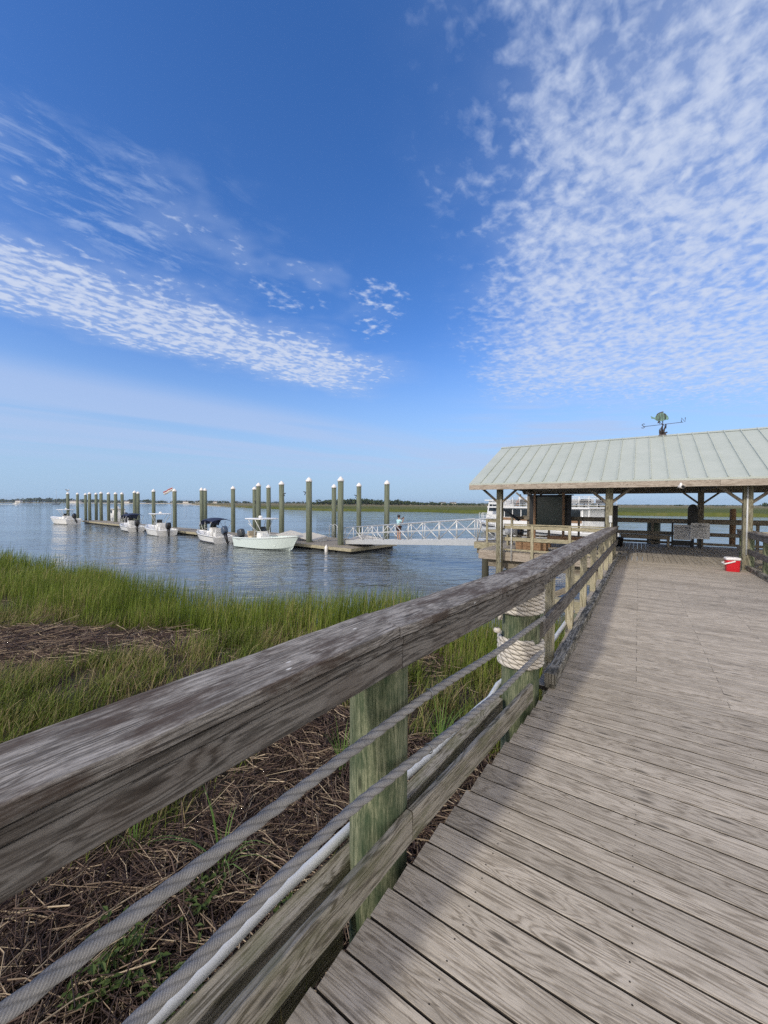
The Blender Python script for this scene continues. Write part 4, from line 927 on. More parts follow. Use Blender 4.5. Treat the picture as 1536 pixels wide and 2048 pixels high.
info("pale printed panel on two dark legs left of the rear post", 15.75, 2.10, .19, .80, True)
info("pale printed panel on one leg in front of the rear post", 15.55, 2.62, .27, .88, False)
m = MB(); pr = [(-.16, 0), (.16, 0), (.16, .95)] + [(.16 * math.cos(a), .95 + .22 * math.sin(a)) for a in np.linspace(.2, math.pi - .2, 9)] + [(-.16, .95)]
cc = W(15.95, 2.42, .45); m.prism([cc + Vector((ER.x * x_, ER.y * x_, z_)) for x_, z_ in pr], (EF.x * .05, EF.y * .05, 0)); m.beam(W(15.98, 2.42, FZ), W(15.98, 2.42, .46), .10, .05, up=(EF.x, EF.y, 0))
tag(m.build("arched_sign", DARKP, origin=W(15.95, 2.42, FZ)), "tall dark sign board with arched top left of the rear post", "sign")
m = MB(); m.beam(W(13.9, -.28, .2), W(13.9, -.28, 1.55), .05, .45, up=(ER.x, ER.y, 0)); m.beam(W(13.9, -.28, FZ), W(13.9, -.28, .21), .05, .1, up=(ER.x, ER.y, 0))
tag(m.build("sign_board", DARKP, origin=W(13.9, -.28, FZ)), "narrow dark upright board seen edge on beside the post at the left railing end", "sign")
# red cooler
cl = thing("cooler", "red picnic cooler with white lid and white handle beside the right railing", "cooler", W(9.38, 2.62, zdeck(9.38)), -_a + R(4))
def rr_sec(hx, hy, r_, z, n=5):
    o = []
    for cx, cy, a0 in ((hx - r_, hy - r_, 0), (-hx + r_, hy - r_, 90), (-hx + r_, -hy + r_, 180), (hx - r_, -hy + r_, 270)):
        for k in range(n): a = R(a0 + 90 * k / (n - 1)); o.append((cx + r_ * math.cos(a), cy + r_ * math.sin(a), z))
    return o
m = MB(); m.loft([rr_sec(.122, .10, .03, 0.0), rr_sec(.130, .108, .035, .012), rr_sec(.138, .118, .035, .28), rr_sec(.14, .12, .035, .30)], closed=True); m.build("body", RED, cl, local=True)
m = MB(); m.loft([rr_sec(.150, .128, .04, .295), rr_sec(.153, .131, .04, .325), rr_sec(.146, .125, .04, .352), rr_sec(.12, .098, .03, .356), rr_sec(.115, .093, .03, .346)], closed=True); m.build("lid", WPLAS, cl, local=True)
m = MB()
for sg in (-1, 1): m.beam((.03, sg * .138, .275), (-.175, sg * .138, .195), .016, .032, up=(0, 0, 1), c=.005)
m.beam((-.175, -.146, .195), (-.175, .146, .195), .03, .022, c=.005); m.build("handle", WPLAS, cl, local=True)
# security camera under the eave
sc_ = thing("security_camera", "small white security camera fixed under the roof fascia", "camera", W(SE0 - .03, 1.55, 2.10))
m = MB(); m.tube([W(SE0 - .03, 1.55, 2.17), W(SE0 - .06, 1.53, 2.10)], .03, n=10); m.build("bracket", WPLAS, sc_)
m = MB(); m.tube([W(SE0 + .06, 1.50, 2.09), W(SE0 - .12, 1.58, 2.075)], [.045, .05], n=14); m.build("housing", WPLAS, sc_)
m = MB(); m.tube([W(SE0 - .1205, 1.58, 2.075), W(SE0 - .135, 1.587, 2.073)], .040, n=14); m.build("lens", BLACK, sc_)

# weather vane
vb = W(SR, 1.275, ZR + .02); vx = Vector((.81, -.585, 0)); vn = Vector((.585, .81, 0))
wvn = thing("weather_vane", "copper weather vane with a striped fish and compass letters on the roof ridge", "weather vane", vb)
def vp(x, z, y=0): return vb + vx * x + vn * y + Vector((0, 0, z))
m = MB(); m.tube([vp(0, 0), vp(0, .52)], .014, n=8); m.prism([vp(-.14, -.07, -.1), vp(.14, -.07, -.1), vp(.09, .03, -.06), vp(-.09, .03, -.06)], vn * .16); m.build("pole", COPPERD, wvn)
for pts in ([(-.02, .0), (-.075, .08), (-.085, .18), (-.065, .25)], [(.0, .0), (-.03, .12), (-.035, .25), (.0, .36)], [(.03, .0), (.03, .12), (.06, .24), (.09, .34)], [(.04, .02), (.09, .07), (.14, .09)]):
    m = MB(); m.tube([vp(x_, z_, .01) for x_, z_ in pts], [.03, .034, .022, .006][:len(pts)], n=6); m.build("kelp_frond", COPPERD, wvn)
E_ax = Vector((-.7071, -.7071, 0)); N_ax = Vector((.7071, -.7071, 0))
for ax in (E_ax, N_ax):
    m = MB(); m.tube([vb + ax * -.58 + Vector((0, 0, .37)), vb + ax * .58 + Vector((0, 0, .37))], .009, n=6); m.build("compass_rod", COPPERD, wvn)
GL = {'N': [[(0, 0), (0, 1), (.7, 0), (.7, 1)]], 'E': [[(.65, 0), (0, 0), (0, 1), (.65, 1)], [(0, .5), (.5, .5)]], 'S': [[(0, .1), (.35, 0), (.68, .2), (.35, .5), (.05, .78), (.35, 1), (.68, .9)]], 'W': [[(0, 1), (.2, 0), (.42, .7), (.65, 0), (.85, 1)]]}
for ch, ax in (('N', N_ax), ('S', -N_ax), ('E', E_ax), ('W', -E_ax)):
    m = MB(); hd = Vector((-ax.y, ax.x, 0)); hd = N_ax if ch in 'NS' else E_ax * -1
    c0 = vb + ax * .58 + Vector((0, 0, .32 if ch != 'N' else .37))
    for stg in GL[ch]: m.tube([c0 + hd * ((x_ - .35) * .15) + Vector((0, 0, z_ * .15)) for x_, z_ in stg], .012, n=6)
    m.build("compass_letter", COPPERD, wvn)
fx0, fz0 = -.07, .615
outl = [(-.17, .02), (-.12, .09), (-.03, .15), (.06, .165), (.13, .13), (.19, .07), (.235, -.02), (.24, -.07), (.215, -.095), (.17, -.09), (.12, -.10), (.04, -.125), (-.05, -.12), (-.12, -.075), (-.17, -.03)]
m = MB(); m.prism([vp(fx0 + x_, fz0 + z_, -.02) for x_, z_ in outl], vn * .04); fb = m.build("fish_body", COPPER, wvn)
m = MB(); m.prism([vp(fx0 - .16, fz0 + .015, -.008), vp(fx0 - .16, fz0 - .02, -.008), vp(fx0 - .26, fz0 + .0, -.008), vp(fx0 - .29, fz0 + .11, -.008), vp(fx0 - .235, fz0 + .06, -.008)], vn * .016); m.build("tail_fin", COPPER, wvn)
m = MB(); m.prism([vp(fx0 + x_, fz0 + z_, -.006) for x_, z_ in ((-.13, .085), (-.1, .15), (-.03, .19), (.07, .215), (.10, .185), (.06, .16), (-.03, .145))], vn * .012); m.build("back_fin", COPPERD, wvn)
for k in range(6):
    x_ = -.12 + .045 * k; zt = [.08, .115, .135, .15, .15, .14][k]; m = MB(); m.beam(vp(fx0 + x_, fz0 - .095 + abs(k - 2.5) * .008, -.024), vp(fx0 + x_ + .012, fz0 + zt, -.024), .016, .006, up=vn); m.build("stripe", COPPERD, fb)
m = MB(); m.tube([vp(fx0 + .13, fz0 + .12, -.026), vp(fx0 + .155, fz0 + .04, -.026), vp(fx0 + .14, fz0 - .07, -.026)], .014, n=6); m.lathe([(.001, -.005), (.015, 0), (.001, .005)], vp(fx0 + .19, fz0 + .02, -.024), 8); m.build("gill_and_eye", COPPERD, fb)
m = MB(); m.prism([vp(fx0 + x_, fz0 + z_, -.006) for x_, z_ in ((-.06, -.11), (-.09, -.19), (-.02, -.16), (.0, -.12))], vn * .012); m.build("belly_fin", COPPERD, wvn)

# pile bent under the boardwalk
for i, s_ in enumerate((5.1, 8.3)):
    pb = thing("pile_bent", ("timber cap beam and piles under the boardwalk nearest the roped post", "timber cap beam and piles under the boardwalk close to the pavilion")[i], "pile bent", W(s_, 1, -2), group="pile bents under the boardwalk")
    m = MB(); m.beam(W(s_, -.95, -.50), W(s_, 3.6, -.50), .22, .24, c=.006); m.build("cap_beam", W_TAN, pb)
    for t_ in (-.35, 3.2):
        m = MB(); m.lathe([(.14, -3.5), (.135, -.62)], W(s_, t_, 0), 16); m.build("pile", PILE, pb)
    m = MB(); m.beam(W(s_ + .16, -.35, -.7), W(s_ + .16, 3.2, -2.2), .05, .18); m.build("cross_brace", W_PAV, pb)

# ------------------------------------------------------------------ landing at the head of the gangway
ld = thing("gangway_landing", "small timber landing on a round pile at the head of the gangway", "landing", W(13.9, -5, -.12))
m = MB()
for k in range(26): m.beam(W(13.2 + .14 * k + .07, -5.55, -.14), W(13.2 + .14 * k + .07, -4.33, -.14), .13, .035)
m.build("floor", W_DOCK, ld)
m = MB(); m.beam(W(13.17, -5.58, -.27), W(13.17, -4.34, -.27), .045, .29); m.build("rim_board", W_TAN, ld)
m = MB(); m.beam(W(13.2, -5.58, -.27), W(16.8, -5.58, -.27), .045, .29); m.build("rim_board", W_TAN, ld)
m = MB(); m.beam(W(13.4, -5.5, -.53), W(13.4, -4.3, -.53), .2, .24); m.build("girder", W_PAV, ld)
m = MB(); m.lathe([(.16, -3.2), (.15, -.41)], W(13.35, -5.12, 0), 18); m.build("pile", PILE, ld)
m = MB(); m.beam(W(13.36, -5.0, -2.2), W(13.36, -4.0, -.6), .05, .18); m.build("cross_brace", W_PAV, ld)
for t_ in (-4.98, -4.45):
    m = MB(); m.beam(W(13.13, t_, -.40), W(13.13, t_, .90), .09, .045, up=(EF.x, EF.y, 0)); m.build("rail_post", W_TAN, ld)
for z, hh, dep in ((.92, .035, .15), (.84, .12, .038), (.40, .13, .038)):
    m = MB(); m.beam(W(13.17, -5.05, z), W(13.17, -4.3, z), dep, hh); m.build("rail_board", W_TAN, ld)
# sloping reading panel and grey drum on the landing
rp_ = thing("reading_panel", "dark sloping reading panel beside the landing left of the notice cabinet", "sign", W(12.9, -3.95, FZ))
m = MB(); m.prism([W(12.75, -4.2, 1.34), W(13.1, -4.2, 1.36), W(13.1, -3.55, .90), W(12.75, -3.55, .88)], (0, 0, .03)); m.build("panel", DARKP, rp_)
m = MB(); m.beam(W(12.95, -3.85, FZ), W(12.95, -3.85, 1.06), .09, .09, up=(EF.x, EF.y, 0)); m.build("leg", W_TAN, rp_)
dr = thing("grey_drum", "grey drum with a black end lying on a rack behind the left front rail", "drum", W(12.4, -3.6, FZ))
m = MB(); m.tube([W(12.4, -3.95, .47), W(12.4, -3.45, .47)], .14, n=18); m.build("drum_body", LTGREY, dr)
m = MB(); m.tube([W(12.4, -3.449, .47), W(12.4, -3.25, .47)], [.145, .12], n=18); m.build("drum_end", BLACK, dr)
for t_ in (-3.85, -3.5):
    m = MB(); m.beam(W(12.4, t_, FZ), W(12.4, t_, .32), .06, .24, up=(EF.x, EF.y, 0)); m.build("rack_leg", W_TAN, dr)

# ------------------------------------------------------------------ aluminium gangway
G0 = Vector((-2.99, 29.5, -1.56)); G1 = Vector((4.38, 18.0, -.38)); gd = (G1 - G0).to_2d().normalized(); gn = Vector((-gd.y, gd.x)) * -1
if gn.y < 0: gn = -gn
gn = Vector((gn.x, gn.y, 0))
gw = thing("gangway", "white aluminium truss gangway sloping from the landing down to the floating dock", "gangway", G0)
def gp_(a, h, side): return G0 + (G1 - G0) * a + Vector((0, 0, h)) + gn * (1.25 * side)
for sd_ in (0, 1):
    m = MB(); m.beam(gp_(-.01, .16, sd_), gp_(1.0, .16, sd_), .06, .30, c=.004); m.build("bottom_chord", ALU, gw)
    m = MB(); m.tube([gp_(0.0, 1.28, sd_), gp_(.985, 1.28, sd_), gp_(1.012, 1.18, sd_), gp_(1.018, 1.0, sd_), gp_(1.0, .28, sd_)], .032, n=8); m.build("top_rail", ALU, gw)
    m = MB(); m.beam(gp_(0, .80, sd_), gp_(1, .80, sd_), .03, .09 if sd_ else .03); m.build("middle_rail", ALU, gw)
    for k in range(11):
        m = MB(); m.tube([gp_(k / 10, .30, sd_), gp_(k / 10, 1.27, sd_)], .024 if k % 2 else .03, n=6); m.build("upright", ALU, gw)
    for k in range(5):
        for e in (0, 1):
            m = MB(); m.tube([gp_((2 * k + 2 * e) / 10, .31, sd_), gp_((2 * k + 1) / 10, 1.25, sd_)], .027, n=6); m.build("brace", ALU, gw)
m = MB(); m.prism([gp_(-.02, .24, .03), gp_(1.03, .24, .03), gp_(1.03, .24, .97), gp_(-.02, .24, .97)], (0, 0, .03)); m.build("walkway", ALU, gw)
m = MB(); m.tube([gp_(0, 1.28, 0), gp_(-.03, 1.2, 0), gp_(-.045, .7, 0), gp_(-.03, .2, 0)], .03, n=8); m.build("end_loop", ALU, gw)

# ------------------------------------------------------------------ floating dock
DC = Vector((-2.29, 26.75)); DD = Vector((-.785, .62)).normalized(); DE = Vector((.78, .62)).normalized(); DE = Vector((DD.y, -DD.x)) if Vector((DD.y, -DD.x)).x > 0 else Vector((-DD.y, DD.x))
DZ = -1.60
def D(l, o_, z): p = DC + DD * l + DE * o_; return Vector((p.x, p.y, z))
dock = thing("floating_dock", "long grey floating timber dock running out between the pilings", "dock", D(0, 0, -2))
def dock_sec(l0, l1, wd_):
    m = MB(); l = l0
    while l < l1 - .05:
        m.beam(D(l + .08, .03, DZ - .02), D(l + .08, wd_ - .03, DZ - .02), .15, .04, c=.003); l += .16
    m.build("deck", W_DOCK, dock)
    for o_ in (0, wd_):
        m = MB(); m.beam(D(l0, o_, DZ - .10), D(l1, o_, DZ - .10), .06, .22, c=.004); m.build("rim_board", W_TAN, dock)
    for l in (l0, l1):
        m = MB(); m.beam(D(l, 0, DZ - .10), D(l, wd_, DZ - .10), .06, .22, c=.004); m.build("rim_board", W_TAN, dock)
    l = l0 + .3; i = 0
    while l < l1 - 1.2:
        m = MB(); m.beam(D(l, wd_ / 2, -2.05), D(l + 1.25, wd_ / 2, -2.05), wd_ - .3, .66, c=.03); m.build("float", FLOAT, dock); l += 1.45
dock_sec(0, 17, 5.4); dock_sec(17.1, 40, 2.6); dock_sec(40.1, 63, 2.6)
# pale aluminium launching ramps lying on the dock
for i, (l, o_, ln, wd_, lab) in enumerate(((9.3, 2.2, 2.3, 1.6, "pale tilted launching ramp on the dock behind the white T-top, leftmost of three"), (6.7, 2.2, 2.4, 1.6, "pale tilted launching ramp on the dock between two pilings"), (1.2, 3.2, 2.6, 1.6, "pale tilted launching ramp on the dock behind the foot of the gangway"))):
    rt = thing("launching_ramp", lab, "ramp", D(l, o_, DZ), group="launching ramps on the dock")
    m = MB(); m.prism([D(l - ln / 2, o_ - wd_ / 2, DZ + .05), D(l + ln / 2, o_ - wd_ / 2, DZ + .32), D(l + ln / 2, o_ + wd_ / 2, DZ + .62), D(l - ln / 2, o_ + wd_ / 2, DZ + .34)], (0, 0, .05)); m.build("ramp_plate", RAMPM, rt)
    m = MB(); m.prism([D(l - ln / 2 + .03, o_ - wd_ / 2 + .1, DZ), D(l - ln / 2 + .03, o_ + wd_ / 2 - .1, DZ), D(l - ln / 2 + .03, o_ + wd_ / 2 - .1, DZ + .33), D(l - ln / 2 + .03, o_ - wd_ / 2 + .1, DZ + .09)], D(l - ln / 2 + .05, 0, 0) - D(l - ln / 2, 0, 0)); m.build("side_plate", LTGREY, rt)
    for dl in (-.8, .8):
        m = MB(); m.beam(D(l + dl, o_ + .5, DZ), D(l + dl, o_ + .5, DZ + .42), .06, .06, up=(1, 0, 0)); m.build("leg", ALU, rt)
lad = thing("dock_ladder", "thin white ladder handrail standing on the dock behind the launching ramps", "ladder", D(6.9, 4.6, DZ))
for o_ in (4.5, 4.9):
    m = MB(); m.tube([D(6.9, o_, DZ - .8), D(6.9, o_, DZ + 1.15), D(6.7, o_, DZ + 1.3), D(6.3, o_, DZ + 1.15), D(6.3, o_, DZ)], .022, n=6); m.build("handrail", ALU, lad)
for z in (-.3, 0.1): 
    m = MB(); m.tube([D(6.9, 4.5, DZ + z), D(6.9, 4.9, DZ + z)], .02, n=6); m.build("rung", ALU, lad)
fd = MB(); p = D(2.35, -.14, 0); fd.lathe([(.02, -1.45), (.05, -1.55), (.11, -1.62), (.12, -1.75), (.12, -2.0), (.06, -2.1), (.02, -2.12)][::-1], p, 14); tag(fd.build("fender", WPLAS, origin=(p.x, p.y, -2)), "white boat fender hanging on the front edge of the dock", "fender")
for l, lab in ((5.2, "black mooring cleat at the dock corner near the gangway foot"),):
    pass

# ------------------------------------------------------------------ pilings
def ray_at(px, py, Y):
    x = px - 768; y = -(py - 1024); c, s_ = math.cos(_roll), math.sin(_roll); x, y = c * x - s_ * y, s_ * x + c * y
    d = Vector((x / 769, math.cos(_pitch) + y / 769 * math.sin(_pitch), -math.sin(_pitch) + y / 769 * math.cos(_pitch))); return Vector((0, 0, H)) + d * (Y / d.y)
PIL = [(135.5, 984, 69, "weathered piling with a gull on its white cap at the far end of the dock"), (155, 985, 76, "tall piling second from the far left end of the dock"), (171, 986, 74, "thin looking piling third from the far left end"),
       (179, 984, 69, "piling left of the white cabin boat window, fourth from the far left"), (192, 985, 72, "piling in front of the white cabin boat, fifth from the far left"), (202, 983, 66, "piling right of the white cabin boat, sixth from the far left"),
       (217, 984, 66, "piling right of the grey outboard, seventh from the far left"), (231, 984, 62, "eighth piling from the far left, left of the navy canopy boat"), (244, 984, 62.5, "ninth piling from the far left, behind the left end of a navy canopy"),
       (269, 981, 57, "left one of a close pair of pilings behind the farther navy canopy boat"), (276, 982.6, 59, "right one of a close pair of pilings behind the farther navy canopy boat"), (307, 978, 52, "single piling behind the white T-top boat at left"),
       (349, 977, 49, "single piling with a flag beside it"), (403, 975, 47.5, "left one of a touching pair of pilings at the nearer navy canopy boat"), (410, 976, 50, "right one of a touching pair of pilings at the nearer navy canopy boat"),
       (466, 971.6, 43, "single piling right of the nearer navy canopy"), (509, 973, 46, "partly hidden piling left of the thick one over the mint boat"), (517, 965, 38.5, "thick piling rising behind the console of the mint boat"),
       (537, 969, 42, "slim piling right of the mint boat's T-top, set back"), (563, 961.6, 37, "dark piling near the bow of the mint boat"), (618, 954, 31.2, "tall piling with a black bracket at the front edge of the dock"),
       (668, 968, 38, "brownish piling at the rear of the dock"), (681.5, 952.5, 29.3, "tallest looking piling at the dock corner beside the gangway foot"), (718, 965, 36.5, "piling with a small bracket behind the gangway foot"), (774, 960, 33.5, "rightmost piling, behind the person on the gangway")]
for (px, py, Y, lab) in PIL:
    tip = ray_at(px, py, Y); base = Vector((tip.x, tip.y, -2)); pl_ = thing("mooring_piling", lab, "piling", base, group="mooring pilings along the floating dock")
    lean = Vector((random.uniform(-.07, .07), random.uniform(-.07, .07), 0)); r_ = .232 * random.uniform(.95, 1.05); ch = .36
    m = MB(); zt = tip.z - ch + .06
    m.tube([base - lean * .5 + Vector((0, 0, -3)), base + (Vector((tip.x, tip.y, zt)) - base) * .5 + lean * .3, Vector((tip.x, tip.y, zt))], [r_ * 1.04, r_ * 1.0, r_ * .97], n=18); m.build("shaft", PILE, pl_)
    m = MB(); m.lathe([(r_ * 1.10, zt - .10), (r_ * 1.12, zt + .02), (r_ * .55, zt + ch * .55), (r_ * .05, zt + ch - .06)], (tip.x, tip.y, 0), 18); m.build("cone_cap", WPLAS, pl_)
    if px in (618, 718, 517, 563):
        sg = -1 if px != 563 else 1; z0 = zt - (.95 if px != 517 else 1.6)
        m = MB(); m.beam((tip.x + sg * .2, tip.y - .05, z0), (tip.x + sg * .42, tip.y - .12, z0 + .06), .10, .07); m.beam((tip.x + sg * .26, tip.y - .1, z0 - .05), (tip.x + sg * .34, tip.y - .1, z0 - .22), .10, .05); m.build("bracket", BLACK, pl_)
    if px == 135.5:
        gl = thing("gull", "small gull perched on the farthest left piling cap", "gull", tip)
        m = MB(); b0 = tip + Vector((0, 0, .22)); m.tube([b0 + Vector((-.30, 0, .02)), b0 + Vector((-.16, 0, .0)), b0, b0 + Vector((.14, 0, .05)), b0 + Vector((.20, 0, .14)), b0 + Vector((.26, 0, .17)), b0 + Vector((.32, 0, .15))], [.015, .06, .095, .08, .05, .055, .012], n=10); m.build("body", GULLM, gl)
        for sg in (-1, 1):
            m = MB(); m.prism([b0 + Vector((.08, sg * .08, .06)), b0 + Vector((-.05, sg * .28, .24)), b0 + Vector((-.22, sg * .34, .22)), b0 + Vector((-.14, sg * .1, .03))], (0, 0, .015)); m.build("wing", GULLM, gl)
            m = MB(); m.tube([b0 + Vector((0, sg * .03, -.08)), b0 + Vector((0, sg * .03, -.24))], .008, n=5); m.build("leg", CREAM, gl)

# ------------------------------------------------------------------ boats
def hull_mesh(L, Bm, s0, s1, draft=.25, floor=.30, rake=.55, n=18, fore=.74):
    secs = []
    for i in range(n + 1):
        f = i / n; g_ = max(0, (f - .30) / .70); hb = max(.015, Bm / 2 * (.94 + .06 * min(1, f / .3)) * (1 - g_ ** 2.6)); zs = s0 + (s1 - s0) * f ** 1.8
        hc = hb * (.88 - .38 * f ** 3); zc = .06 + .30 * f ** 5; zk = -draft + (draft + .12) * f ** 7; x = f * L
        xr = lambda z: x - rake * (f ** 5) * (1 - (z + draft) / (zs + draft))
        fz = floor if f < fore else floor + (zs - .05 - floor) * min(1, (f - fore) / .06); ins = min(.13, hb * .5); fl = max(.004, hb - ins - .05)
        if i == 0: fz = zs - .12
        secs.append([(xr(zs), hb, zs), (xr(zs - .07), hb * 1.0 + .015, zs - .07), (xr(zc), hc, zc), (xr(zk), .003, zk), (xr(zk), -.003, zk), (xr(zc), -hc, zc), (xr(zs - .07), -hb - .015, zs - .07), (xr(zs), -hb, zs),
                     (x - .02, -(hb - ins), zs), (x - .02, -fl, fz), (x - .02, fl, fz), (x - .02, hb - ins, zs)])
    m = MB(); m.loft(secs, closed=True, smooth=False); return m, secs
def cowl(m, c, sx, sy, sz, tilt=0.0, M=None):
    secs = []
    for z, kx, ky, dx_ in ((0, .62, .8, .06), (.15, .85, .95, .03), (.45, 1, 1, 0), (.75, .98, .98, -.02), (.93, .82, .85, -.05), (1.0, .5, .6, -.08)):
        secs.append([M @ Vector((c[0] + x_ + dx_ * sx, c[1] + y_, c[2] + z_)) for x_, y_, z_ in rr_sec(sx / 2 * kx, sy / 2 * ky, min(sx, sy) * .22 * kx, z * sz, 4)])
    m.loft(secs, closed=True)
def outboard(root, x0, y0, z0, mat, tilt, sc=1.0):
    Mt = Matrix.Translation((x0, y0, z0)) @ Matrix.Rotation(R(tilt), 4, 'Y')
    m = MB(); cowl(m, (-.34 * sc, 0, .02), .62 * sc, .44 * sc, .66 * sc, M=Mt); mo = m.build("outboard_motor", mat, root, local=True)
    m = MB(); m.loft([[Mt @ Vector(p) for p in rr_sec(.17 * sc, .10 * sc, .04, 0.03, 3)], [Mt @ Vector((p[0] - .03, p[1], p[2])) for p in rr_sec(.11 * sc, .06 * sc, .03, -.75 * sc, 3)]][::-1] if False else [[Mt @ Vector((p[0] - .30 * sc, p[1], p[2])) for p in rr_sec(.11 * sc, .05 * sc, .03, -.85 * sc, 3)], [Mt @ Vector((p[0] - .32 * sc, p[1], p[2])) for p in rr_sec(.19 * sc, .12 * sc, .04, .04, 3)]], closed=True)
    m.build("leg", BLACK, mo, local=True)
    m = MB(); m.tube([Mt @ Vector((-.62 * sc, 0, -.92 * sc)), Mt @ Vector((-.35 * sc, 0, -.92 * sc)), Mt @ Vector((-.08 * sc, 0, -.92 * sc))], [.05 * sc, .075 * sc, .02], n=10)
    m.prism([Mt @ Vector(p) for p in ((-.5 * sc, -.01, -.9 * sc), (-.2 * sc, -.01, -.9 * sc), (-.3 * sc, -.01, -1.15 * sc))], Mt.to_3x3() @ Vector((0, .02, 0)))
    m.build("lower_unit", BLACK, mo, local=True)
def boat(label, pos, head, L, Bm, s0, s1, hullm, top, topm, motorm, tilt, group="boats moored along the dock", motors=1, stripe=None, extras=()):
    b = thing("motor_boat", label, "motor boat", (pos.x, pos.y, -2), head, group); b['_l'] = 0; del b['_l']
    m, secs = hull_mesh(L, Bm, s0, s1, rake=.95 if hullm is MINT else .6); m.build("hull", hullm, b, local=True)
    for sgn, ix in ((1, 1), (-1, 6)):
        q_ = MB(); q_.tube([Vector(sc[ix]) for sc in secs], .028, n=6); q_.build("rub_rail", BLACK if stripe else LTGREY, b, local=True)
    if stripe:
        q_ = MB()
        for sgn, ia, ib in ((1, 1, 2), (-1, 6, 5)):
            pts = []
            for sc in secs[:-1]:
                pa, pb_ = Vector(sc[ia]), Vector(sc[ib]); pts.append((pb_ + (pa - pb_) * .02 + Vector((0, sgn * .006, 0)), pb_ + (pa - pb_) * .16 + Vector((0, sgn * .006, 0))))
            k = len(q_.v)
            for u_, v_ in pts: q_.v += [u_, v_]
            for i in range(len(pts) - 1): q_.face((k + 2 * i, k + 2 * i + 1, k + 2 * i + 3, k + 2 * i + 2))
        q_.build("waterline_stripe", stripe, b, local=True)
    cx = L * .37; zf_ = .30
    q_ = MB(); q_.loft([rr_sec(.42, .36, .08, zf_ - .02, 4), rr_sec(.40, .35, .08, zf_ + .55, 4), [(p[0] - .08, p[1], p[2]) for p in rr_sec(.28, .32, .08, zf_ + 1.02, 4)]], closed=True)
    for i in range(len(q_.v)): q_.v[i] = q_.v[i] + Vector((cx, 0, 0))
    cons = q_.build("console", WHITE, b, local=True)
    q_ = MB(); q_.prism([(cx + .12, -.30, zf_ + 1.0), (cx + .12, .30, zf_ + 1.0), (cx - .05, .27, zf_ + 1.38), (cx - .05, -.27, zf_ + 1.38)], (.015, 0, .005)); q_.build("windscreen", GLASS, cons, local=True)
    q_ = MB(); q_.tube([(cx - .42, -.16 + .16 * math.cos(a) - .0, zf_ + .85 + .16 * math.sin(a)) for a in np.linspace(0, 6.283, 13)], .014, n=5); q_.build("steering_wheel", BLACK, cons, local=True)
    q_ = MB(); q_.box(cx - 1.35, cx - .85, -.42, .42, zf_, zf_ + .62, c=.04); q_.box(cx - 1.42, cx - 1.30, -.42, .42, zf_ + .62, zf_ + 1.0, c=.04); q_.build("helm_seat", CREAM if hullm is MINT else WHITE, b, local=True)
    q_ = MB(); q_.box(cx + .42, cx + .80, -.30, .30, zf_, zf_ + .42, c=.05); q_.build("forward_seat", CREAM if hullm is MINT else WHITE, b, local=True)
    q_ = MB(); q_.box(.12, .55, -Bm * .40, Bm * .40, zf_, s0 - .08, c=.05); q_.build("stern_seat", CREAM if hullm is MINT else WHITE, b, local=True)
    if top == 'ttop':
        zt = 2.28; q_ = MB(); hx, hy = 1.05, Bm * .40
        q_.loft([[(p[0] + cx - .15, p[1], p[2]) for p in rr_sec(hx * k, hy * k, .25, z, 5)] for k, z in ((.97, zt), (1, zt + .03), (.98, zt + .07), (.8, zt + .10))], closed=True); tp = q_.build("canopy", topm, b, local=True)
        q_ = MB(); q_.lathe([(.14, zt + .1), (.16, zt + .2), (.10, zt + .28)], (cx - .3, 0, 0), 12); q_.build("radar_dome", WHITE, tp, local=True)
        q_ = MB()
        for sg in (-1, 1):
            q_.tube([(cx + .42, sg * .40, zf_), (cx + .25, sg * .42, zf_ + 1.1), (cx + .12, sg * hy * .9, zt)], .026, n=6); q_.tube([(cx - .55, sg * .42, zf_), (cx - .5, sg * .44, zf_ + 1.1), (cx - .72, sg * hy * .9, zt)], .026, n=6)
            q_.tube([(cx + .3, sg * .42, zf_ + 1.0), (cx - .5, sg * .44, zf_ + 1.0)], .02, n=6); q_.tube([(cx - .15, sg * .43, zf_ + 1.0), (cx - .72, sg * hy * .9, zt - .3)], .02, n=6)
        q_.build("canopy_frame", ALU, b, local=True)
        if 'rods' in extras:
            for sg in (-.3, 0, .3):
                q_ = MB(); q_.tube([(cx - .95, sg, zt - .2), (cx - 1.05, sg * 1.15, zt + 2.1)], [.014, .005], n=5); q_.build("fishing_rod", BLACK, tp, local=True)
    elif top == 'bimini':
        zt = 2.0; q_ = MB(); secs2 = []; x0_, x1_ = cx - 1.75, cx + 1.05
        for i in range(11):
            f = i / 10; x_ = x0_ + (x1_ - x0_) * f; zz_ = zt + .20 * math.sin(math.pi * (.12 + .80 * f)) - (.0 if f < .85 else (f - .85) * 3.0) ; hw = Bm * .43
            secs2.append([(x_, hw * math.sin(a) / math.sin(1.05), zz_ + .42 * (math.cos(a) - 1) ) for a in np.linspace(-1.05, 1.05, 11)])
        up_ = [[(p[0], p[1], p[2] + .02) for p in sc] for sc in secs2]
        q_.loft([a_ + b2[::-1] for a_, b2 in zip(secs2, up_)], closed=True); q_.build("canopy", topm, b, local=True)
        q_ = MB()
        for xe in (x0_ + .1, cx - .3, x1_ - .2):
            for sg in (-1, 1): q_.tube([(cx - .35, sg * Bm * .46, s0 + .1), (xe, sg * Bm * .43, zt - .12)], .018, n=6)
        for sg in (-1, 1): q_.tube([(x1_ - .1, sg * Bm * .42, zt - .2), (x1_ + .35, sg * Bm * .42, s0 + .1)], .012, n=5)
        q_.build("canopy_frame", ALU, b, local=True)
    for k in range(motors): outboard(b, -.02, 0 if motors == 1 else (-.35 + .7 * k), s0 + .02, motorm, tilt)
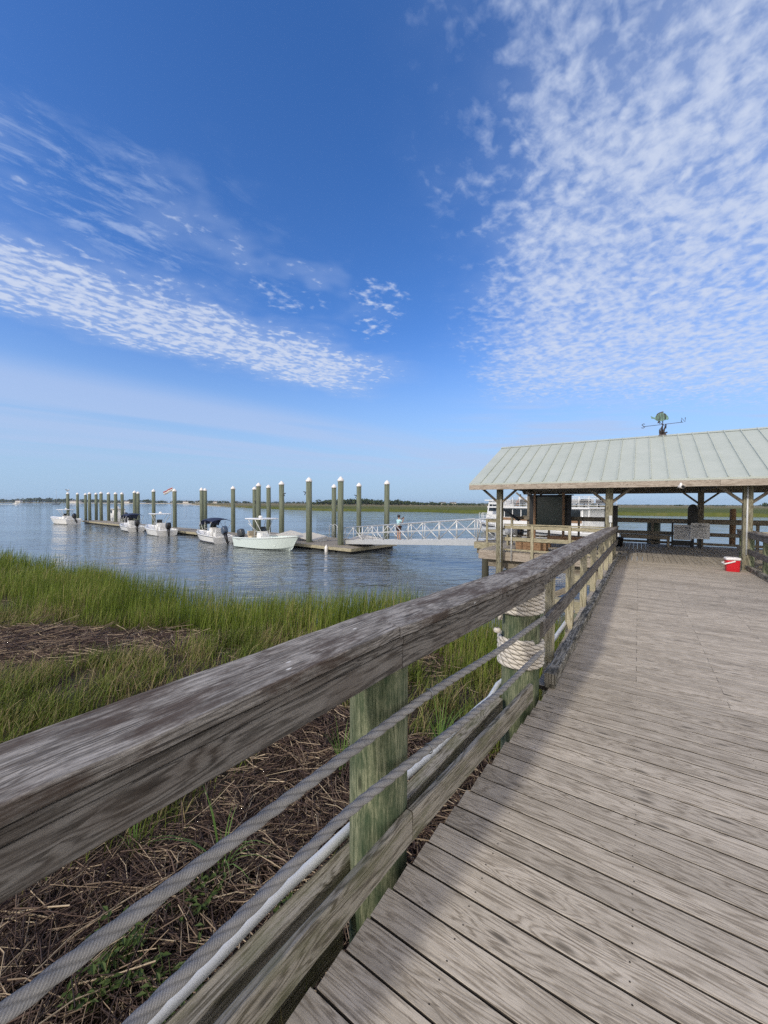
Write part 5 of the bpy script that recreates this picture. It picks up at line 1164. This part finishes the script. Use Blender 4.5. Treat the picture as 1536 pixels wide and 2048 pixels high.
    if 'rail' in extras:
        q_ = MB()
        for sg in (-1, 1):
            pts = [Vector(sc[0 if sg > 0 else 7]) * 1.0 + Vector((-.06, -sg * .06, .22)) for sc in secs[10:17]]; q_.tube(pts, .014, n=5)
            for p in pts[::2]: q_.tube([p, p - Vector((0, 0, .22))], .012, n=5)
        q_.build("bow_rail", ALU, b, local=True)
    return b
hd = math.atan2(DD.y, DD.x)
def DP(l, o_): p = DC + DD * l + DE * o_; return p
mint = boat("pale mint center console boat with white T-top moored nearest, bow to the right", DP(10.7, -1.60), hd + math.pi + R(4), 6.5, 2.4, .82, 1.16, MINT, 'ttop', WHITE, DKGREY, -18, extras=('rail',))
q_ = MB()
for k in range(8): q_.box(.62 + .065 * k, .62 + .065 * k + .042, 0, .004, .655, .70, c=.001)
M_ = Matrix.Translation((0, -1.195, 0)); q_.v = [M_ @ v for v in q_.v]; q_.build("hull_lettering", INK, mint, local=True)
boat("white skiff with navy canopy left of the mint boat", DP(13.7, -1.75), hd - R(5), 5.6, 2.1, .66, .92, WHITE, 'bimini', NAVY, BLUEGREY, 32, stripe=NAVY, extras=('rail',))
boat("white open boat with white T-top and black outboard between the two navy canopies", DP(25.4, -1.65), hd - R(3), 6.0, 2.3, .68, 1.0, WHITE, 'ttop', WHITE, BLACK, 8, extras=('rail',))
boat("white skiff with navy canopy and black outboard farther along the dock", DP(34.2, -1.6), hd - R(4), 5.6, 2.1, .66, .92, WHITE, 'bimini', NAVY, BLACK, 8, stripe=BLACK, extras=('rail',))
boat("white fishing boat with a dark tilted outboard at the far left end of the dock", DP(59.5, -1.9), hd + R(14), 6.6, 2.4, .85, 1.15, WHITE, 'ttop', WHITE, BLACK, 35, extras=())
# cabin boat on the far side of the dock
cbp = DP(58.5, 5.0); cb = thing("cabin_boat", "white cabin boat with dark windows on the far side of the dock behind the pilings", "cabin boat", (cbp.x, cbp.y, -2), hd)
m, secs = hull_mesh(7.5, 2.7, .85, 1.2); m.build("hull", WHITE, cb, local=True)
m = MB(); m.loft([rr_sec(1.5, 1.05, .15, .4, 4), rr_sec(1.4, 1.0, .15, 1.55, 4), rr_sec(1.2, .95, .15, 2.35, 4)], closed=True); m.v = [v + Vector((4.0, 0, 0)) for v in m.v]; cab = m.build("cabin", WHITE, cb, local=True)
for sg in (-1, 1):
    for x_ in (3.1, 3.95, 4.8):
        m = MB(); m.box(x_, x_ + .62, sg * 1.0 - .03, sg * 1.0 + .03, 1.6, 2.15, c=.02); m.build("window", GLASS, cab, local=True)
m = MB(); m.loft([rr_sec(1.45, 1.12, .2, 2.36, 4), rr_sec(1.45, 1.12, .2, 2.44, 4)], closed=True); m.v = [v + Vector((3.9, 0, 0)) for v in m.v]; m.build("cabin_roof", WHITE, cb, local=True)
m = MB(); m.lathe([(.25, 2.44), (.28, 2.6), (.12, 2.85)], (3.6, 0, 0), 12); m.build("radar_dome", WHITE, cb, local=True)
outboard(cb, 0, 0, .95, DKGREY, 10, 1.15)
# flag
fp = ray_at(349, 985, 49.4) ; fl = thing("flag", "small windblown red and white flag beside the lone piling right of the white T-top boat", "flag", (fp.x - .25, fp.y - .2, DZ))
m = MB(); m.tube([(fp.x - .32, fp.y - .3, DZ), (fp.x - .10, fp.y - .3, 3.55)], .02, n=6); m.build("staff", ALU, fl)
m = MB(); n = 10; pts = [(-.10 - 1.15 * k / n, .08 * math.sin(k * 1.1), 3.55 - .62 * k / n) for k in range(n + 1)]
for k in range(n):
    pass
k0 = [Vector((fp.x + a_, fp.y - .3 + b2, c_)) for a_, b2, c_ in pts]
m.loft([[p + Vector((0, -.008, 0)), p + Vector((0, .008, 0)), p + Vector((.12, .008, -.42)), p + Vector((.12, -.008, -.42))] for p in k0], closed=True); fc = m.build("cloth", FLAGM, fl)
m = MB(); m.loft([[p + Vector((.0, -.014, -.01)), p + Vector((0, .014, -.01)), p + Vector((.045, .014, -.15)), p + Vector((.045, -.014, -.15))] for p in k0], closed=True); m.build("red_band", FLAGR, fc)
# distant sailing boat mast and speeding boat
sb_p = ray_at(104.5, 1005.5, 520); sbt = thing("sailing_boat", "distant anchored sailing boat with a bare mast near the far left shore", "sailing boat", (sb_p.x, sb_p.y, -2), .4)
m, secs = hull_mesh(8.5, 2.6, .9, 1.1, fore=.3); m.build("hull", DKGREY, sbt, local=True)
m = MB(); m.tube([(4.6, 0, .8), (4.4, 0, 20.5)], [.16, .10], n=8); m.build("mast", LTGREY, sbt, local=True)
m = MB(); m.tube([(4.5, 0, 2.2), (.6, 0, 2.1)], .15, n=8); m.build("boom", NAVY, sbt, local=True)
mb_p = ray_at(27, 1007.5, 520); mbt = thing("speed_boat", "tiny white motor boat speeding with a wake at the far left", "motor boat", (mb_p.x, mb_p.y, -2), 0.0)
m, secs = hull_mesh(7, 2.4, .8, 1.3); m.build("hull", WHITE, mbt, local=True)
m = MB(); m.box(2.6, 4.2, -.6, .6, .5, 2.0, c=.1); m.build("console", WHITE, mbt, local=True)
m = MB(); m.box(1.9, 4.2, -.9, .9, 2.5, 2.6, c=.03); 
for sg in (-.8, .8): m.tube([(3.9, sg, .8), (3.9, sg, 2.55)], .05, n=5); m.tube([(2.2, sg, .8), (2.2, sg, 2.55)], .05, n=5)
m.build("canopy", WHITE, mbt, local=True)
wk = MB(); wk.prism([(mb_p.x, mb_p.y - .7, -1.97), (mb_p.x, mb_p.y + .7, -1.97), (mb_p.x - 45, mb_p.y + 4, -1.99), (mb_p.x - 45, mb_p.y - 4, -1.99)], (0, 0, .22)); tag(wk.build("boat_wake", FOAM), "white wake behind the tiny speeding boat at far left", "wake", kind='stuff')

# ------------------------------------------------------------------ people
def skin_mesh(verts, edges, radii, sub=1):
    me = bpy.data.meshes.new("tmp"); me.from_pydata([tuple(v) for v in verts], edges, []); o = bpy.data.objects.new("tmp", me); COL.objects.link(o)
    sk = o.modifiers.new("s", 'SKIN'); sk.use_smooth_shade = True; sk.branch_smoothing = .6
    if not me.skin_vertices: me.skin_vertices.new()
    for i, r_ in enumerate(radii): me.skin_vertices[0].data[i].radius = (r_ if isinstance(r_, tuple) else (r_, r_)); me.skin_vertices[0].data[i].use_root = (i == 0)
    ss = o.modifiers.new("u", 'SUBSURF'); ss.levels = sub; ss.render_levels = sub
    dg = bpy.context.evaluated_depsgraph_get(); ev = o.evaluated_get(dg); em = ev.to_mesh()
    V = [v.co.copy() for v in em.vertices]; F = [tuple(p.vertices) for p in em.polygons]; ev.to_mesh_clear()
    bpy.data.objects.remove(o); bpy.data.meshes.remove(me); m = MB(); m.v = V
    for f in F: m.face(f, None, True)
    return m
def person(label, loc, rz, ht, pose, shirtm, shortm, group=None):
    p = thing("person", label, "person", loc, rz, group); k = ht / 1.62
    if pose == 'photo': el, wr = (.235, .10, 1.12), (.10, .31, 1.36)
    else: el, wr = (.25, -.03, 1.06), (.25, .12, .86)
    sit = pose == 'sit'
    hz_ = .86 if not sit else .50
    dzb = hz_ - .86; J = [(0, 0, .88 + dzb), (0, .0, 1.10 + dzb), (0, .0, 1.27 + dzb), (0, .0, 1.36 + dzb), (0, .015, 1.43 + dzb), (0, .02, 1.52 + dzb)]
    Rr_ = [.115, .105, .12, .055, .062, .085]; Ed = [(0, 1), (1, 2), (2, 3), (3, 4), (4, 5)]
    knees = (.10, .42, .50) if sit else (.10, .02, .47); ank = (.10, .42, .07) if sit else (.10, -.01, .08)
    J += [(0, .03, 1.59 + dzb)]; Rr_ += [.055]; Ed += [(5, 6)]
    for sg in (-1, 1):
        i = len(J); J += [(sg * .10, 0, hz_ - .02), (sg * knees[0], knees[1], knees[2]), (sg * ank[0], ank[1], ank[2]), (sg * .11, ank[1] + .15, .035)]; Rr_ += [.095, .062, .042, .032]; Ed += [(0, i), (i, i + 1), (i + 1, i + 2), (i + 2, i + 3)]
        i = len(J); J += [(sg * .165, 0, 1.30 + dzb), (sg * el[0], el[1], el[2] + dzb), (sg * wr[0], wr[1], wr[2] + dzb), (sg * wr[0] * .75, wr[1] + .05, wr[2] + .045 + dzb)]; Rr_ += [.058, .042, .029, .034]; Ed += [(2, i), (i, i + 1), (i + 1, i + 2), (i + 2, i + 3)]
    J = [Vector(j) * k for j in J]; m = skin_mesh(J, Ed, [r_ * k for r_ in Rr_])
    for sg in (-1, 1):                      # fingers and thumb
        h0 = Vector((sg * wr[0] * .75, wr[1] + .05, wr[2] + .045 + dzb)) * k
        for q_, dx_ in enumerate((-.024, -.008, .008, .022)):
            L = (.06, .072, .075, .055)[q_]; m.tube([h0 + Vector((0, .01, dx_)) * k, h0 + Vector((-sg * .02, .02 + L * .45, dx_ + .01)) * k, h0 + Vector((-sg * .045, .015 + L * .6, dx_ + .012)) * k], [.0085 * k, .008 * k, .006 * k], n=6)
        m.tube([h0 + Vector((0, -.015, .02)) * k, h0 + Vector((-sg * .02, .01, .05)) * k, h0 + Vector((-sg * .035, .03, .06)) * k], [.010 * k, .009 * k, .007 * k], n=6)
    hc = Vector((0, .02, 1.52 + dzb)) * k; m.tube([hc + Vector((0, .078, .01)) * k, hc + Vector((0, .105, -.02)) * k], [.012 * k, .016 * k], n=6)
    m.build("body", SKIN, p, local=True)
    sj = [J[0] + Vector((0, 0, -.03)), J[1], J[2], J[3] - Vector((0, 0, .03))]; se = [(0, 1), (1, 2), (2, 3)]; sr = [.145 * k, .13 * k, .142 * k, .075 * k]
    for sg in (-1, 1):
        i = len(sj); sh = Vector((sg * .165, 0, 1.30 + dzb)) * k; e_ = Vector((sg * el[0], el[1], el[2] + dzb)) * k; sj += [sh, sh + (e_ - sh) * .8]; sr += [.072 * k, .06 * k]; se += [(2, i), (i, i + 1)]
    skin_mesh(sj, se, sr).build("shirt", shirtm, p, local=True)
    tj = [J[0] - Vector((0, 0, .01))]; te = []; trr = [.135 * k]
    for sg in (-1, 1):
        i = len(tj); a_ = Vector((sg * .10, 0, hz_ - .04)) * k; b2 = Vector((sg * knees[0], knees[1], knees[2])) * k; tj += [a_, a_ + (b2 - a_) * .72]; trr += [.112 * k, .088 * k]; te += [(0, i), (i, i + 1)]
    skin_mesh(tj, te, trr).build("shorts", shortm, p, local=True)
    m = MB(); m.lathe([(.082, -.055), (.103, .0), (.100, .045), (.075, .085), (.03, .105)], hc + Vector((0, -.018, .015)), 14, M=Matrix.Rotation(R(14), 3, 'X')); m.build("hair", HAIR, p, local=True)
    return p
pc = G0 + (G1 - G0) * .463 + gn * .62 + Vector((0, 0, .27))
person("person in pale blue shirt and brown shorts on the gangway taking a photograph", pc, R(-52), 1.60, 'photo', CYAN, SHORTS)
_rz = R(-52); pc2 = pc + Vector((-math.sin(_rz) * .385, math.cos(_rz) * .385, 1.40)); m = MB(); m.beam(pc2 + Vector((0, 0, -.085)), pc2 + Vector((0, 0, .085)), .085, .012, up=(-math.sin(_rz), math.cos(_rz), 0)); tag(m.build("phone", BLACK, origin=pc2), "black phone held up by the person on the gangway", "phone")

# ------------------------------------------------------------------ double deck ferry behind the pavilion
FB = Vector((11.9, 49.5)); FS = Vector((20.6, 35.6)); fh = math.atan2(FB.y - FS.y, FB.x - FS.x); FL = (FB - FS).length
fe = thing("ferry", "white double deck passenger ferry with open upper deck moored behind the pavilion", "ferry", (FS.x, FS.y, -2), fh)
m, secs = hull_mesh(FL, 5.2, 1.0, 1.55, draft=.5, floor=.95, rake=1.3, fore=.80, n=24); m.build("hull", WHITE, fe, local=True)
m = MB()
for sg, ix in ((1, 1), (-1, 6)): m.tube([Vector(sc[ix]) + Vector((0, 0, -.30)) for sc in secs[:-1]], .06, n=6)
m.build("rub_rail", BLACK, fe, local=True)
m = MB(); m.box(1.0, 11.2, -2.15, 2.15, .95, 3.14, c=.06); cab = m.build("main_cabin", WHITE, fe, local=True)
for sg in (-1, 1):
    m = MB(); m.box(1.05, 11.15, sg * 2.16 - .02, sg * 2.16 + .02, 1.82, 2.1, c=.01); m.build("timber_band", W_BROWN, cab, local=True)
    for k in range(9):
        m = MB(); x_ = 1.2 + 1.11 * k; m.box(x_, x_ + .98, sg * 2.15 - .03, sg * 2.15 + .03, 2.16, 3.04, c=.015); m.build("window", GLASS, cab, local=True)
m = MB(); m.box(.2, 12.3, -2.45, 2.45, 3.15, 3.30, c=.03); ud = m.build("upper_deck", WHITE, fe, local=True)
for x_ in (.35, .95):
    for sg in (-1, 1):
        m = MB(); m.tube([(x_, sg * 2.25, 1.0), (x_, sg * 2.25, 3.16)], .045, n=6); m.build("deck_post", WHITE, fe, local=True)
for sg in (-1, 1):
    m = MB()
    for z in (3.5, 3.7, 3.9, 4.1, 4.32): m.tube([(.3, sg * 2.38, z), (11.6, sg * 2.38, z)], .022, n=5)
    for k in range(13): m.tube([(.3 + .94 * k, sg * 2.38, 3.29), (.3 + .94 * k, sg * 2.38, 4.33)], .025, n=5)
    m.build("deck_railing", WHITE, ud, local=True)
m = MB()
for z in (3.5, 3.7, 3.9, 4.1, 4.32): m.tube([(.3, -2.38, z), (.3, 2.38, z)], .022, n=5)
m.build("deck_railing", WHITE, ud, local=True)
for k in range(8):
    for sg in (-1, 1):
        m = MB(); x_ = 1.2 + 1.15 * k; m.box(x_, x_ + .42, sg * 1.25 - .8, sg * 1.25 + .8, 3.62, 3.70, c=.02); m.box(x_, x_ + .06, sg * 1.25 - .8, sg * 1.25 + .8, 3.70, 4.05, c=.02); m.tube([(x_ + .2, sg * 1.25, 3.3), (x_ + .2, sg * 1.25, 3.62)], .05, n=6); m.build("bench_seat", LTGREY if k % 2 else DARKP, ud, local=True)
m = MB(); m.prism([(11.4, -1.25, .95), (13.7, -1.25, .95), (13.15, -1.25, 3.95), (11.4, -1.25, 3.95)], (0, 2.5, 0)); wh = m.build("wheelhouse", WHITE, fe, local=True)
for sg in (-1, 1):
    m = MB(); m.prism([(12.0, sg * 1.27 - .02, 2.75), (13.15, sg * 1.27 - .02, 2.75), (12.98, sg * 1.27 - .02, 3.55), (12.0, sg * 1.27 - .02, 3.55)], (0, .04, 0)); m.build("window", GLASS, wh, local=True)
m = MB(); m.prism([(13.42, -1.05, 2.75), (13.42, 1.05, 2.75), (13.27, 1.05, 3.55), (13.27, -1.05, 3.55)], (.02, 0, 0)); m.build("window", GLASS, wh, local=True)
m = MB(); m.box(11.2, 13.6, -1.5, 1.5, 3.96, 4.08, c=.03); m.build("wheelhouse_roof", WHITE, wh, local=True)
m = MB(); m.tube([(12.6, 0, 4.05), (12.6, 0, 4.5)], .05, n=6); m.lathe([(.25, 4.5), (.28, 4.6), (.2, 4.7)], (12.6, 0, 0), 12); m.build("radar", WHITE, wh, local=True)
m = MB()
for sg in (-1, 1):
    pts = [Vector(sc[0 if sg > 0 else 7]) + Vector((-.1, -sg * .1, .95)) for sc in secs[18:24]]
    for dz_ in (0, -.35, -.65): m.tube([p + Vector((0, 0, dz_)) for p in pts], .022, n=5)
    for p in pts: m.tube([p, p - Vector((0, 0, .95))], .025, n=5)
m.build("bow_railing", WHITE, fe, local=True)
def on_ferry(x_, y_, z_): c, s_ = math.cos(fh), math.sin(fh); return Vector((FS.x + c * x_ - s_ * y_, FS.y + s_ * x_ + c * y_, -2 + z_))
person("seated passenger in white shirt at the forward upper deck of the ferry", on_ferry(8.6, 1.3, 3.32), fh, 1.7, 'sit', CLOTHW, DARKP, "passengers on the ferry")
person("passenger in olive shirt standing at the aft upper deck of the ferry", on_ferry(3.4, 1.9, 3.30), fh + 1.5, 1.7, 'stand', CLOTHG, SHORTS, "passengers on the ferry")

# ------------------------------------------------------------------ sea air between here and the far shore
hm, ht, hb = new_mat("sea_haze"); ht.n.remove(hb)
pv = ht.node('ShaderNodeVolumePrincipled', {'Color': (0.75, 0.83, 0.93), 'Density': 0.00013, 'Anisotropy': 0.25})
ht.l.new(pv.outputs[0], ht.n['Material Output'].inputs['Volume'])
hzb = MB(); hzb.prism([(-2900, -60, -7.0), (1500, -60, -7.0), (1500, 4900, -7.0), (-2900, 4900, -7.0)], (0, 0, 29.0))
tag(hzb.build("haze", hm), "thin blue sea haze over the water and the far shore", "haze", kind='stuff')
